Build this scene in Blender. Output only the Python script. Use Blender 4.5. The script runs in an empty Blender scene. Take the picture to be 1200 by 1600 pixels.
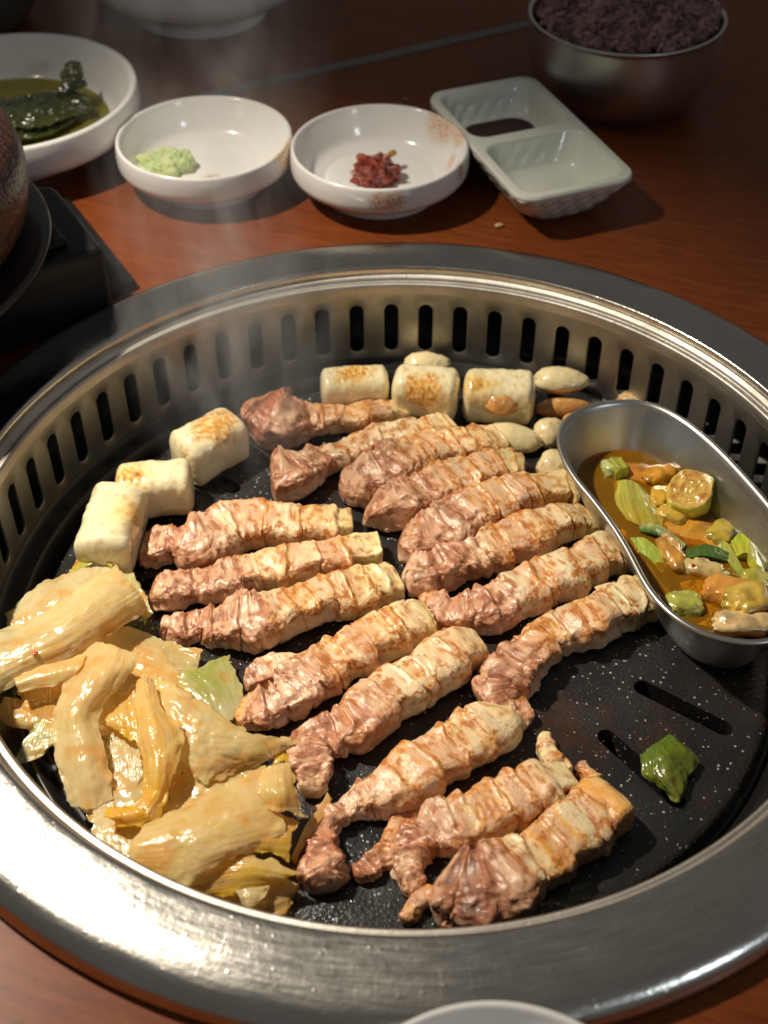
import bpy, bmesh, math, random
import numpy as np
from mathutils import Vector, Matrix
random.seed(5); rng=np.random.default_rng(7)
PI=math.pi
S=0.01   # all tables below are in centimetres

# ------------------------------------------------------------------ camera
scn=bpy.context.scene
F_PX=2033.2; TH=.7619; ROLL=-.0041
CAM=np.array([-.0476,-2.0733,1.9926])*17
FW=np.array([0,math.cos(TH),-math.sin(TH)]); UP0=np.array([0,math.sin(TH),math.cos(TH)]); R0=np.array([1.,0,0])
RT=R0*math.cos(ROLL)+UP0*math.sin(ROLL); UPV=-R0*math.sin(ROLL)+UP0*math.cos(ROLL)
cd=bpy.data.cameras.new('camera'); cam=bpy.data.objects.new('camera',cd); scn.collection.objects.link(cam)
M=Matrix(((RT[0],UPV[0],-FW[0],CAM[0]*S),(RT[1],UPV[1],-FW[1],CAM[1]*S),(RT[2],UPV[2],-FW[2],CAM[2]*S),(0,0,0,1)))
cam.matrix_world=M
cd.sensor_fit='VERTICAL'; cd.sensor_height=36; cd.lens=F_PX/1600*36; cd.clip_start=.01; cd.clip_end=50
cd.dof.use_dof=True; cd.dof.focus_distance=.50; cd.dof.aperture_fstop=11
scn.camera=cam
def at(x,y,z):
    """world point (cm) on the horizontal plane z seen at photo position x,y"""
    d=FW+RT*(x-600)/F_PX-UPV*(y-800)/F_PX
    return CAM+d*(z-CAM[2])/d[2]
def px_per_cm(p): return F_PX/((np.asarray(p)-CAM)@FW)

# ------------------------------------------------------------------ light
w=bpy.data.worlds.new('World'); scn.world=w; w.use_nodes=True
w.node_tree.nodes['Background'].inputs[0].default_value=(1,.95,.88,1)
w.node_tree.nodes['Background'].inputs[1].default_value=.105
def lamp(name,kind,loc,target,energy,color,**k):
    l=bpy.data.lights.new(name,kind); l.energy=energy; l.color=color
    for a,b in k.items(): setattr(l,a,b)
    o=bpy.data.objects.new(name,l); scn.collection.objects.link(o)
    o.location=Vector(loc)*S; o.rotation_euler=(Vector(target)-Vector(loc)).to_track_quat('-Z','Y').to_euler()
    return o
lamp('ceiling_spot','SPOT',(-44,17,67),(-15,3,-3),47,(1,.89,.73),spot_size=math.radians(55),spot_blend=1,shadow_soft_size=.016)
lamp('room_lamp','AREA',(62,-62,46),(8,-10,0),.7,(.8,.9,1),size=.10)
scn.view_settings.view_transform='Standard'; scn.view_settings.look='None'; scn.view_settings.exposure=0; scn.view_settings.gamma=1
scn.render.engine='CYCLES'; scn.cycles.caustics_reflective=False; scn.cycles.caustics_refractive=False; scn.cycles.volume_step_rate=2.0

# ------------------------------------------------------------------ numpy noise
_G=rng.normal(size=(64,64,64,3)); _G/=np.linalg.norm(_G,axis=-1,keepdims=True)
def vnoise(P):
    """gradient noise, about -1..1"""
    P=np.asarray(P,float); i=np.floor(P).astype(int); f=P-i; w=f*f*f*(f*(f*6-15)+10); r=0
    for a in (0,1):
        for b in (0,1):
            for c in (0,1):
                g=_G[(i[:,0]+a)&63,(i[:,1]+b)&63,(i[:,2]+c)&63]
                d=(g[:,0]*(f[:,0]-a)+g[:,1]*(f[:,1]-b)+g[:,2]*(f[:,2]-c))
                r=r+d*(w[:,0] if a else 1-w[:,0])*(w[:,1] if b else 1-w[:,1])*(w[:,2] if c else 1-w[:,2])
    return r*1.75
def fbm(P,o=3,seed=0):
    P=np.asarray(P,float)+np.array([seed*7.31,seed*3.17,seed*5.71]); r=0; a=1; t=0
    for k in range(o): r=r+a*vnoise(P+k*17.3); t+=a; a*=.5; P=P*2.03
    return r/t
def sm(a,b,x): t=np.clip((x-a)/(b-a),0,1); return t*t*(3-2*t)

# ------------------------------------------------------------------ object helpers
LOC={}
def link(o): scn.collection.objects.link(o); return o
def tag(o,label=None,cat=None,group=None,kind=None):
    if label: o['label']=label
    if cat: o['category']=cat
    if group: o['group']=group
    if kind: o['kind']=kind
    return o
def empty(name,loc,label,cat,group=None):
    o=link(bpy.data.objects.new(name,None)); o.location=Vector(loc)*S; o.empty_display_size=.01
    LOC[o.name]=np.array(loc,float); return tag(o,label,cat,group)
def mesh(name,V,F,mat,parent=None,loc=None,col=None,smooth=True,uvs=None):
    V=np.asarray(V,float)
    if parent is not None: base=np.array(LOC[parent.name])
    elif loc is not None: base=np.array(loc,float)
    else: base=np.array([0,0,0.])
    me=bpy.data.meshes.new(name); P=((V-base)*S)
    if isinstance(F,np.ndarray):
        n=F.shape[1]; me.vertices.add(len(P)); me.vertices.foreach_set('co',P.ravel())
        me.loops.add(F.size); me.loops.foreach_set('vertex_index',F.ravel().astype(np.int32))
        me.polygons.add(len(F)); me.polygons.foreach_set('loop_start',np.arange(0,F.size,n,dtype=np.int32))
        me.update(calc_edges=True); me.validate()
    else: me.from_pydata(P.tolist(),[],[list(map(int,f)) for f in F])
    me.polygons.foreach_set('use_smooth',np.full(len(me.polygons),bool(smooth)))
    if col is not None:
        a=me.color_attributes.new('Col','FLOAT_COLOR','POINT')
        c=np.ones((len(P),4)); c[:,:col.shape[1]]=col; a.data.foreach_set('color',c.ravel())
    me.materials.append(mat); me.update()
    o=link(bpy.data.objects.new(name,me))
    if parent is not None: o.parent=parent; LOC[o.name]=base
    else: o.location=Vector(base)*S; LOC[o.name]=base
    return o
def grid_faces(n,m,wrap=False,off=0):
    i=np.arange(n-1)[:,None]; mm=m if wrap else m-1; j=np.arange(mm)[None,:]; j2=(j+1)%m
    return (off+np.stack([i*m+j,i*m+j2,(i+1)*m+j2,(i+1)*m+j],-1)).reshape(-1,4)
def UPF(V,F):
    V=np.asarray(V); a,b,c=V[F[:,0]],V[F[:,1]],V[F[:,2]]; z=np.cross(b-a,c-a)[:,2].sum(); return F if z>0 else F[:,::-1].copy()
def lathe_vf(prof,seg=128,c=(0,0),rfun=None):
    prof=np.array(prof,float); t=np.linspace(0,2*PI,seg,endpoint=False)
    r=np.maximum(prof[:,0],1e-4)[:,None]; V=np.stack([c[0]+r*np.cos(t),c[1]+r*np.sin(t),np.repeat(prof[:,1:2],seg,1)],-1)
    return V.reshape(-1,3),grid_faces(len(prof),seg,True)[:,::-1]
def spline(P,n,closed=False):
    """Catmull-Rom resample of rows of P to n samples uniformly in parameter"""
    P=np.asarray(P,float); k=len(P)
    if closed: Q=np.concatenate([P[-1:],P,P[:2]]); u=np.linspace(0,k,n,endpoint=False)
    else: Q=np.concatenate([2*P[:1]-P[1:2],P,2*P[-1:]-P[-2:-1]]); u=np.linspace(0,k-1,n)
    i=np.minimum(u.astype(int),(k-1 if closed else k-2)); t=(u-i).reshape((-1,)+(1,)*(P.ndim-1))
    a,b,c,d=Q[i],Q[i+1],Q[i+2],Q[i+3]
    return .5*((2*b)+(-a+c)*t+(2*a-5*b+4*c-d)*t**2+(-a+3*b-3*c+d)*t**3)
def dense(prof,n=80):
    """smooth profile resampled at equal arc length"""
    q=spline(prof,2000); s=np.r_[0,np.cumsum(np.hypot(*np.diff(q,axis=0).T))]
    u=np.linspace(0,s[-1],n); return np.c_[np.interp(u,s,q[:,0]),np.interp(u,s,q[:,1])]
def box_vf(c,sz,rz=0):
    x,y,z=np.array(sz)/2; V=np.array([[sx*x,sy*y,sz_*z] for sz_ in(-1,1) for sy in(-1,1) for sx in(-1,1)])
    R=np.array([[math.cos(rz),-math.sin(rz),0],[math.sin(rz),math.cos(rz),0],[0,0,1]])
    return V@R.T+np.array(c),[(0,2,3,1),(4,5,7,6),(0,1,5,4),(2,6,7,3),(0,4,6,2),(1,3,7,5)]
def bevel(o,w,seg=3):
    m=o.modifiers.new('bevel','BEVEL'); m.width=w*S; m.segments=seg; m.limit_method='ANGLE'; return o
def join(parts):
    V=[];F=[];o=0
    for v,f in parts:
        V.append(v); F.append(np.asarray(f)+o); o+=len(v)
    return np.concatenate(V),np.concatenate(F)

# ------------------------------------------------------------------ node helpers
class N:
    def __init__(s,name):
        s.m=bpy.data.materials.new(name); s.m.use_nodes=True; s.t=s.m.node_tree; s.b=s.t.nodes['Principled BSDF']; s.out=s.t.nodes['Material Output']
    def n(s,ty,**k):
        x=s.t.nodes.new('ShaderNode'+ty)
        for a,b in k.items(): setattr(x,a,b)
        return x
    def c(s,a,b): s.t.links.new(a,b)
    def set(s,**k):
        for a,b in k.items(): s.plug(s.b.inputs[a.replace('_',' ')],b)
    def plug(s,i,v):
        if isinstance(v,bpy.types.NodeSocket): s.c(v,i)
        elif isinstance(v,(tuple,list)) and i.type=='RGBA' and len(v)==3: i.default_value=(*v,1)
        else: i.default_value=v
    def obj(s,rand=True):
        o=s.n('TexCoord').outputs['Object']
        if not rand: return o
        inf=s.n('ObjectInfo'); v=s.n('VectorMath',operation='ADD'); sc=s.n('VectorMath',operation='SCALE')
        s.c(inf.outputs['Random'],sc.inputs[3]); sc.inputs[0].default_value=(3.1,1.7,2.3)
        s.c(o,v.inputs[0]); s.c(sc.outputs[0],v.inputs[1]); return v.outputs[0]
    def noise(s,scale,detail=3,rough=.5,vec=None,dist=0,color=False):
        x=s.n('TexNoise'); x.inputs['Scale'].default_value=scale; x.inputs['Detail'].default_value=detail; x.inputs['Roughness'].default_value=rough; x.inputs['Distortion'].default_value=dist
        s.c(vec if vec is not None else s.obj(),x.inputs['Vector']); return x.outputs['Color' if color else 'Fac']
    def vor(s,scale,vec=None,feature='F1',rand=1):
        x=s.n('TexVoronoi',feature=feature); x.inputs['Scale'].default_value=scale; x.inputs['Randomness'].default_value=rand
        s.c(vec if vec is not None else s.obj(),x.inputs['Vector']); return x
    def ramp(s,f,stops):
        x=s.n('ValToRGB'); e=x.color_ramp.elements
        while len(e)<len(stops): e.new(.5)
        for k,(p,c) in zip(e,stops):
            k.position=p; k.color=(*c,1) if isinstance(c,(tuple,list)) else (c,c,c,1)
        s.c(f,x.inputs[0]); return x.outputs[0]
    def mix(s,f,a,b,mode='MIX'):
        x=s.n('Mix',data_type='RGBA',blend_type=mode); s.plug(x.inputs[0],f); s.plug(x.inputs[6],a); s.plug(x.inputs[7],b); return x.outputs[2]
    def math(s,op,a,b=0,c=0,clamp=False):
        x=s.n('Math',operation=op,use_clamp=clamp); s.plug(x.inputs[0],a); s.plug(x.inputs[1],b)
        if op in('MULTIPLY_ADD','SMOOTH_MIN'): s.plug(x.inputs[2],c)
        return x.outputs[0]
    def bump(s,h,strength,dist,normal=None):
        x=s.n('Bump'); x.inputs['Strength'].default_value=strength; x.inputs['Distance'].default_value=dist; s.c(h,x.inputs['Height'])
        if normal is not None: s.c(normal,x.inputs['Normal'])
        return x.outputs[0]
    def mapv(s,vec,scale=(1,1,1),rot=(0,0,0)):
        x=s.n('Mapping'); x.inputs['Scale'].default_value=scale; x.inputs['Rotation'].default_value=rot; s.c(vec,x.inputs[0]); return x.outputs[0]
    def polar(s,ka,kr,kz):
        sp=s.n('SeparateXYZ'); s.c(s.n('TexCoord').outputs['Object'],sp.inputs[0])
        a=s.math('ARCTAN2',sp.outputs[1],sp.outputs[0]); 
        r=s.math('SQRT',s.math('ADD',s.math('MULTIPLY',sp.outputs[0],sp.outputs[0]),s.math('MULTIPLY',sp.outputs[1],sp.outputs[1])))
        cb=s.n('CombineXYZ'); s.c(s.math('MULTIPLY',a,ka),cb.inputs[0]); s.c(s.math('MULTIPLY',r,kr),cb.inputs[1]); s.c(s.math('MULTIPLY',sp.outputs[2],kz),cb.inputs[2])
        return cb.outputs[0]

# ------------------------------------------------------------------ materials
def mat_steel(name,base=(.55,.54,.52),rough=.3,brush=.5,droplets=True,grime=.5,polar=True):
    s=N(name)
    if polar:
        tg=s.n('Tangent',direction_type='RADIAL',axis='Z'); s.c(tg.outputs[0],s.b.inputs['Tangent'])
        s.set(Anisotropic=.35)
        br=s.noise(1,4,.65,s.polar(14,900,900)); sc=s.noise(1,2,.5,s.polar(150,35,60))
    else:
        br=s.noise(1,4,.6,s.mapv(s.obj(),(60,60,1500))); sc=s.noise(60,2)
    big=s.noise(25,4,.6); fine=s.noise(420,3,.6)
    col=s.mix(s.ramp(big,[(.35,0.),(.75,grime)]),base,tuple(b*.45 for b in (base[0],base[1]*.93,base[2]*.82)))
    spots=s.vor(260); sp=s.ramp(spots.outputs['Distance'],[(.0,1.),(.16,0.)])
    pick=s.ramp(s.noise(45,2),[(.5,0.),(.62,1.)])
    dirt=s.math('MULTIPLY',sp,pick)
    col=s.mix(s.math('MULTIPLY',dirt,.5*grime),col,(.16,.09,.04))
    s.set(Base_Color=col,Metallic=1.)
    ro=s.math('ADD',s.math('MULTIPLY',big,.22),rough-.08); ro=s.math('ADD',ro,s.math('MULTIPLY',s.math('SUBTRACT',br,.5),.25))
    s.set(Roughness=ro)
    b=s.bump(br,brush*.35,.0002)
    scr=s.ramp(sc,[(.66,0.),(.71,.4)])
    b=s.bump(scr,.3,.0001,b)
    if droplets:
        v=s.vor(330); h=s.ramp(v.outputs['Distance'],[(0.,1.),(.26,0.)]); pk=s.ramp(s.noise(180,2),[(.50,0.),(.58,1.)])
        b=s.bump(s.math('MULTIPLY',h,pk),.3,.0003,b); b=s.bump(fine,.3,.0003,b)
    s.set(Normal=b); return s.m
STEEL=mat_steel('brushed_steel_flange',(.60,.585,.545),.19,.6,True,.45)
WALLST=mat_steel('greasy_steel_wall',(.58,.55,.50),.47,.35,True,.8)
CUPST=mat_steel('cup_steel',(.62,.61,.58),.30,.2,False,.35,polar=False)
BOWLST=mat_steel('rice_bowl_steel',(.66,.65,.62),.34,.4,False,.2,polar=True)
def mat_simple(name,col,rough=.4,bumpsc=0,bs=.2,var=.0,coat=0,sss=0,sssr=.002,spec=.5,bd=.0004,metal=0):
    s=N(name)
    c=col
    if var: c=s.mix(s.math('MULTIPLY',s.noise(60,4,.6),var),col,tuple(x*.35 for x in col))
    s.set(Base_Color=c,Roughness=rough,Metallic=metal)
    s.b.inputs['Specular IOR Level'].default_value=spec
    if coat: s.b.inputs['Coat Weight'].default_value=coat; s.b.inputs['Coat Roughness'].default_value=.08
    if sss: s.b.inputs['Subsurface Weight'].default_value=sss; s.b.inputs['Subsurface Radius'].default_value=(1,.6,.35); s.b.inputs['Subsurface Scale'].default_value=sssr
    if bumpsc: s.set(Normal=s.bump(s.noise(bumpsc,4,.6),bs,bd))
    return s.m
def mat_table():
    s=N('mahogany_table'); v=s.mapv(s.n('TexCoord').outputs['Object'],(1,1,1),(0,0,math.radians(20)))
    g=s.noise(1,6,.66,s.mapv(v,(22,240,20)),1.4); pores=s.noise(1,4,.7,s.mapv(v,(60,900,60))); big=s.noise(5,3,.5,v)
    c=s.ramp(g,[(.15,(.10,.022,.007)),(.48,(.165,.040,.010)),(.62,(.205,.054,.012)),(.9,(.27,.078,.016))])
    c=s.mix(s.ramp(pores,[(.5,0.),(.72,.55)]),c,(.05,.012,.005)); c=s.mix(s.math('MULTIPLY',big,.35),c,(.12,.03,.01))
    s.set(Base_Color=c,Roughness=s.math('ADD',s.math('MULTIPLY',s.noise(22,4),.25),.22)); s.b.inputs['Coat Weight'].default_value=.08; s.b.inputs['Coat Roughness'].default_value=.3; s.b.inputs['Specular IOR Level'].default_value=.09
    s.set(Normal=s.bump(s.noise(90,3,.5,v),.06,.0004)); return s.m
def mat_pan():
    s=N('stone_coated_pan'); v=s.vor(430); sp=s.ramp(v.outputs['Distance'],[(0.,1.),(.17,1.),(.24,0.)]); pk=s.ramp(s.n('Mix').outputs[0] if 0 else s.noise(430,1,.5),[(.54,0.),(.58,1.)])
    v2=s.vor(1100); sp2=s.ramp(v2.outputs['Distance'],[(0.,1.),(.2,0.)]); pk2=s.ramp(s.noise(900,1),[(.52,0.),(.6,1.)])
    m=s.math('MAXIMUM',s.math('MULTIPLY',sp,pk),s.math('MULTIPLY',s.math('MULTIPLY',sp2,pk2),.45))
    c=s.mix(m,(.018,.018,.0185),(.38,.38,.36)); 
    rust=s.ramp(s.noise(38,6,.7),[(.52,0.),(.72,.75)]); c=s.mix(rust,c,(.055,.022,.010))
    film=s.noise(40,4,.6)
    s.set(Base_Color=c,Roughness=s.ramp(film,[(.38,.12),(.5,.3),(.7,.5)]))
    b=s.bump(s.noise(650,3,.6),.55,.0005); v3=s.vor(520); b=s.bump(s.ramp(v3.outputs['Distance'],[(0.,1.),(.3,0.)]),.35,.0004,b)
    s.set(Normal=b); return s.m
def mat_meat():
    s=N('grilled_pork'); col=s.n('VertexColor',layer_name='Col').outputs[0]
    n1=s.noise(480,5,.7); n2=s.noise(150,4,.6)
    c=s.mix(s.ramp(n1,[(.5,0.),(.78,.4)]),col,(.50,.17,.04))
    fib=s.noise(1,3,.6,s.mapv(s.obj(),(260,700,260),(0,0,.6)),.8)
    c=s.mix(s.ramp(fib,[(.3,.16),(.5,0.)]),c,(.90,.72,.50))
    sear=s.math('MULTIPLY',s.ramp(s.noise(210,5,.75),[(.62,0.),(.74,1.)]),.35); c=s.mix(sear,c,(.40,.14,.025))
    s.set(Base_Color=c,Roughness=s.ramp(s.noise(300,3),[(.3,.3),(.7,.6)]))
    s.b.inputs['Subsurface Weight'].default_value=.6; s.b.inputs['Subsurface Radius'].default_value=(1,.55,.3); s.b.inputs['Subsurface Scale'].default_value=.0008
    s.b.inputs['Coat Weight'].default_value=.6; s.b.inputs['Coat Roughness'].default_value=.12; s.b.inputs['Coat IOR'].default_value=1.5
    b=s.bump(n2,.4,.0010); b=s.bump(fib,.25,.0004,b); b=s.bump(s.noise(850,4,.7),.75,.0005,b)
    s.set(Normal=b); cb=s.bump(s.noise(760,4,.7),.5,.0004,s.bump(n2,.2,.001)); s.c(cb,s.b.inputs['Coat Normal']); return s.m
def mat_cabbage():
    s=N('grilled_cabbage'); col=s.n('VertexColor',layer_name='Col').outputs[0]
    n=s.noise(70,4,.65); c=s.mix(s.ramp(n,[(.48,0.),(.8,.4)]),col,(.88,.50,.10))
    c=s.mix(s.ramp(s.noise(420,3),[(.45,0.),(.8,.3)]),c,(.88,.78,.50))
    s.set(Base_Color=c,Roughness=s.ramp(s.noise(200,3),[(.3,.15),(.7,.35)]))
    s.b.inputs['Subsurface Weight'].default_value=.5; s.b.inputs['Subsurface Radius'].default_value=(1,.7,.3); s.b.inputs['Subsurface Scale'].default_value=.0010
    s.b.inputs['Coat Weight'].default_value=.9; s.b.inputs['Coat Roughness'].default_value=.13
    b=s.bump(s.noise(130,3,.5,None,1.),.25,.0012); b=s.bump(s.noise(700,3,.6),.35,.0004,b); s.set(Normal=b)
    cb=s.bump(s.noise(330,3),.45,.0006,b); s.c(cb,s.b.inputs['Coat Normal'])
    tr=s.n('BsdfTranslucent'); s.c(c,tr.inputs[0]); s.c(b,tr.inputs['Normal']); mx=s.n('MixShader'); mx.inputs[0].default_value=.48
    tp=s.n('BsdfTransparent'); tp.inputs[0].default_value=(1,.88,.6,1); m2=s.n('MixShader'); s.c(s.ramp(s.noise(60,2),[(.35,.08),(.7,.32)]),m2.inputs[0])
    s.c(s.b.outputs[0],mx.inputs[1]); s.c(tr.outputs[0],mx.inputs[2]); s.c(mx.outputs[0],m2.inputs[1]); s.c(tp.outputs[0],m2.inputs[2]); s.c(m2.outputs[0],s.out.inputs[0]); return s.m
def mat_vcol(name,rough=.3,sss=.4,bs=.4,bsc=500,coat=.5,sssr=.0008,fleck=None):
    s=N(name); col=s.n('VertexColor',layer_name='Col').outputs[0]; c=col
    if fleck: c=s.mix(s.ramp(s.noise(240,5,.7),[(.58,0.),(.72,.6)]),col,fleck)
    s.set(Base_Color=c,Roughness=rough); s.b.inputs['Subsurface Weight'].default_value=sss; s.b.inputs['Subsurface Radius'].default_value=(1,.7,.4); s.b.inputs['Subsurface Scale'].default_value=sssr
    s.b.inputs['Coat Weight'].default_value=coat; s.b.inputs['Coat Roughness'].default_value=.1
    s.set(Normal=s.bump(s.noise(bsc,4,.6),bs,.0006)); return s.m
def mat_liquid(name,tint,gl=.05,rough=.03,bs=.15,bsc=90,alpha=.0,solid=(.3,.1,.01)):
    s=N(name); s.t.nodes.remove(s.b)
    tr=s.n('BsdfTransparent'); tr.inputs[0].default_value=(*tint,1); df=s.n('BsdfDiffuse'); df.inputs[0].default_value=(*solid,1)
    m0=s.n('MixShader'); m0.inputs[0].default_value=alpha; s.c(tr.outputs[0],m0.inputs[1]); s.c(df.outputs[0],m0.inputs[2])
    g=s.n('BsdfGlossy'); g.inputs['Roughness'].default_value=rough; b=s.bump(s.noise(bsc,3),bs,.001); s.c(b,g.inputs['Normal'])
    fr=s.n('Fresnel'); fr.inputs[0].default_value=1.47; s.c(b,fr.inputs['Normal'])
    m=s.n('MixShader'); s.c(fr.outputs[0],m.inputs[0]); s.c(m0.outputs[0],m.inputs[1]); s.c(g.outputs[0],m.inputs[2]); s.c(m.outputs[0],s.out.inputs[0]); return s.m
def mat_melamine(name,stains,col=(.80,.79,.77)):
    """white glazed dish; stains = [(x,y,z,radius,colour)] dried splashes, in cm from the dish centre"""
    s=N(name); tc=s.n('TexCoord').outputs['Object']; c=col
    nz=s.noise(900,3,.6,tc,color=True)
    for (x,y,z,r,cc) in stains:
        off=s.n('VectorMath',operation='MULTIPLY_ADD'); s.c(nz,off.inputs[0]); off.inputs[1].default_value=(.004,.004,.004); s.c(tc,off.inputs[2])
        d=s.n('VectorMath',operation='DISTANCE'); s.c(off.outputs[0],d.inputs[0]); d.inputs[1].default_value=(x*S+.002,y*S+.002,z*S+.002)
        f=s.math('MULTIPLY',s.ramp(s.math('DIVIDE',d.outputs['Value'],r*1.35*S),[(.55,1.),(1.,0.)]),s.ramp(s.noise(1000,3,.6,tc),[(.42,.1),(.56,1.)]))
        c=s.mix(f,c,cc)
    s.set(Base_Color=c,Roughness=.18); s.b.inputs['Coat Weight'].default_value=.4; s.b.inputs['Coat Roughness'].default_value=.06
    s.b.inputs['Subsurface Weight'].default_value=.1; s.b.inputs['Subsurface Scale'].default_value=.002
    s.set(Normal=s.bump(s.noise(60,2),.04,.001)); return s.m
TABLE=mat_table(); PAN=mat_pan(); MEAT=mat_meat(); CABB=mat_cabbage()
BLACK=mat_simple('black_plastic',(.007,.007,.008),.4,350,.15,spec=.3)
DARK=mat_simple('sooty_iron',(.02,.018,.016),.5,200,.3)
PANRIM=mat_simple('dark_enamel_rim',(.014,.0135,.013),.33,120,.25,var=.4)

# ================================================================== THE SETTING
TZ=-1.2
def table_top():
    seg=160; t=np.linspace(0,2*PI,seg,endpoint=False); r0=18.8
    inner=np.c_[r0*np.cos(t),r0*np.sin(t),np.full(seg,TZ)]
    k=170/np.maximum(abs(np.cos(t)),abs(np.sin(t))); outer=np.c_[k*np.cos(t),k*np.sin(t),np.full(seg,TZ)]
    low=inner-[0,0,2.5]
    V=np.concatenate([low,inner,inner*.7+outer*.3,outer]); V[2*seg:3*seg,2]=TZ
    o=mesh('table_top',V,grid_faces(4,seg,True)[:,::-1],TABLE,smooth=False); return tag(o,kind='structure')
tab=table_top()
a=at(300,155,TZ); b=at(860,30,TZ); d=(b-a)/np.linalg.norm(b-a); a=a-d*22; b=b+d*60; c=(a+b)/2
v,f=box_vf((c[0],c[1],TZ),(np.linalg.norm(b-a),.85,.10),math.atan2(d[1],d[0]))
tag(mesh('joint_strip',v,f,mat_simple('grey_joint_strip',(.10,.105,.10),.4,200,.2),smooth=False),kind='structure')

# ================================================================== GRILL RING
ring=empty('grill_ring',(0,0,TZ),'large round brushed steel grill ring with slotted inner wall sunk into the wooden table','grill ring')
def build_ring():
    p=dense([(16.95,-.42),(16.93,-.2),(16.97,-.05),(17.1,0.0),(17.5,.0),(18.3,-.03),(19.1,-.12),(19.5,-.26),(19.78,-.5),(19.9,-.85),(19.88,-1.17)],70)
    v,f=lathe_vf(p,360); mesh('flange',v,f,STEEL,ring)
    p=dense([(16.94,-.40),(16.8,-.5),(16.72,-.62),(16.66,-.64),(16.52,-.62),(16.44,-.68),(16.40,-.80),(16.38,-.96),(16.36,-1.1)],50)
    v,f=lathe_vf(p,360); mesh('ledge',v,f,WALLST,ring)
    # slotted wall, every slot a real opening
    n=62; zt,zb=-1.1,-4.95; zs0,zs1=-1.72,-4.42; hw=.34; R=16.36; th=.12
    cell=2*PI*R/n; q=10
    def loop():
        inn=[];out=[]
        for k in range(q+1):            # top semicircle, left to right
            a=PI-k*PI/q; inn.append((hw*math.cos(a),zs0-hw+hw*math.sin(a)))
            out.append((-cell/2+cell*k/q,zt))
        for k in range(1,5): inn.append((hw,zs0-hw+(zs1-zs0+2*hw)*k/5)); out.append((cell/2,zt+(zb-zt)*k/5))
        for k in range(q+1):
            a=-k*PI/q; inn.append((hw*math.cos(a),zs1+hw+hw*math.sin(a))); out.append((cell/2-cell*k/q,zb))
        for k in range(1,5): inn.append((-hw,zs1+hw-(zs1-zs0+2*hw)*k/5)); out.append((-cell/2,zb-(zb-zt)*k/5))
        return np.array(inn),np.array(out)
    inn,out=loop(); inn=inn[:]; L=len(inn)
    V=[];F=[]
    for c in range(n):
        ang=math.radians(91.5)+c*2*PI/n
        def w(p,r): a=ang+p[:,0]/R; return np.c_[r*np.cos(a),r*np.sin(a),p[:,1]]
        lip=inn*1.0; ctr=np.array([0,(zs0+zs1)/2]); 
        mid=inn+(out-inn)*.08
        rows=[w(out,R),w(mid,R),w(inn,R+.03),w(inn,R+th),w(out,R+th)]
        o=len(V)*L; V+=rows; 
        fs=grid_faces(5,L,True,o); F.append(fs)
    V=np.concatenate(V); F=np.concatenate(F)
    wobj=mesh('vent_wall',V,F,WALLST,ring)
    m=wobj.modifiers.new('es','EDGE_SPLIT'); m.split_angle=math.radians(35)
    v,f=lathe_vf([(16.5,-4.9),(18.6,-4.9),(18.7,-1.6),(18.7,-9),(8,-10.5),(0,-10.5)],120); mesh('drip_well',v,f,DARK,ring)
build_ring()
# ================================================================== PAN
PZ=-4.9
def build_pan():
    p=[(0,PZ),(3,PZ),(6,PZ),(9,PZ),(12,PZ),(13.6,PZ),(14.15,PZ-.03),(14.45,PZ-.14),(14.65,PZ-.35),(14.7,PZ-.6)]
    p+=[(14.7,PZ-1.2),(0,PZ-1.2)]
    v,f=lathe_vf(p,180)
    pan=empty('grill_pan',(0,0,PZ-1),'round black speckled stone coated grill pan with radial slots inside the steel ring','grill pan')
    o=mesh('cooking_plate',v,f,PAN,pan)
    cut=[]
    for ang,r0,r1 in [(-25.5,9.9,13.2),(-42,9.8,13.2),(137,10.2,13.4),(119,10.2,13.4),(155,10.2,13.4),(173,10,13.2),(191,10,13.2),(209,10,13.2),(227,10,13.2),(83,10,13.2),(101,10,13.2),(137,5,8.6),(160,5,8.6)]:
        A=math.radians(ang); twist=math.radians(ang-10 if ang<0 else ang+8)
        P0=np.array([r0*math.cos(A),r0*math.sin(A)]); L=r1-r0; dd=np.array([math.cos(twist),math.sin(twist)]); nn=np.array([-dd[1],dd[0]])
        pts=[P0+nn*.34*math.cos(t)+dd*(.34*math.sin(t)) for t in np.linspace(PI,2*PI,9)]+[P0+dd*L+nn*.34*math.cos(t)+dd*.34*math.sin(t) for t in np.linspace(0,PI,9)]
        k=len(pts); V=np.array([[*q,PZ-2] for q in pts]+[[*q,PZ+.5] for q in pts])
        F=[list(range(k)),list(range(k,2*k))[::-1]]+[[(i+1)%k,i,k+i,k+(i+1)%k] for i in range(k)]
        cut.append((V,F))
    V=[];F=[];off=0
    for a,b in cut: V.append(a); F+= [[i+off for i in g] for g in b]; off+=len(a)
    c=mesh('cutter',np.concatenate(V),F,PAN,smooth=False)
    m=o.modifiers.new('b','BOOLEAN'); m.operation='DIFFERENCE'; m.object=c; m.solver='EXACT'
    bpy.context.view_layer.update(); dg=bpy.context.evaluated_depsgraph_get()
    me=bpy.data.meshes.new_from_object(o.evaluated_get(dg)); o.modifiers.clear(); o.data=me; bpy.data.objects.remove(c)
    m=o.modifiers.new('es','EDGE_SPLIT'); m.split_angle=math.radians(40)
    p=dense([(14.72,PZ-.9),(14.95,PZ-.85),(15.2,PZ-.35),(15.38,PZ-.08),(15.5,PZ-.03),(15.62,PZ-.12),(15.9,PZ-.12),(16.2,PZ-.05),(16.34,PZ+.1)],40)
    v,f=lathe_vf(p,240); mesh('outer_rim',v,f,PANRIM,pan)
build_pan()

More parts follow.
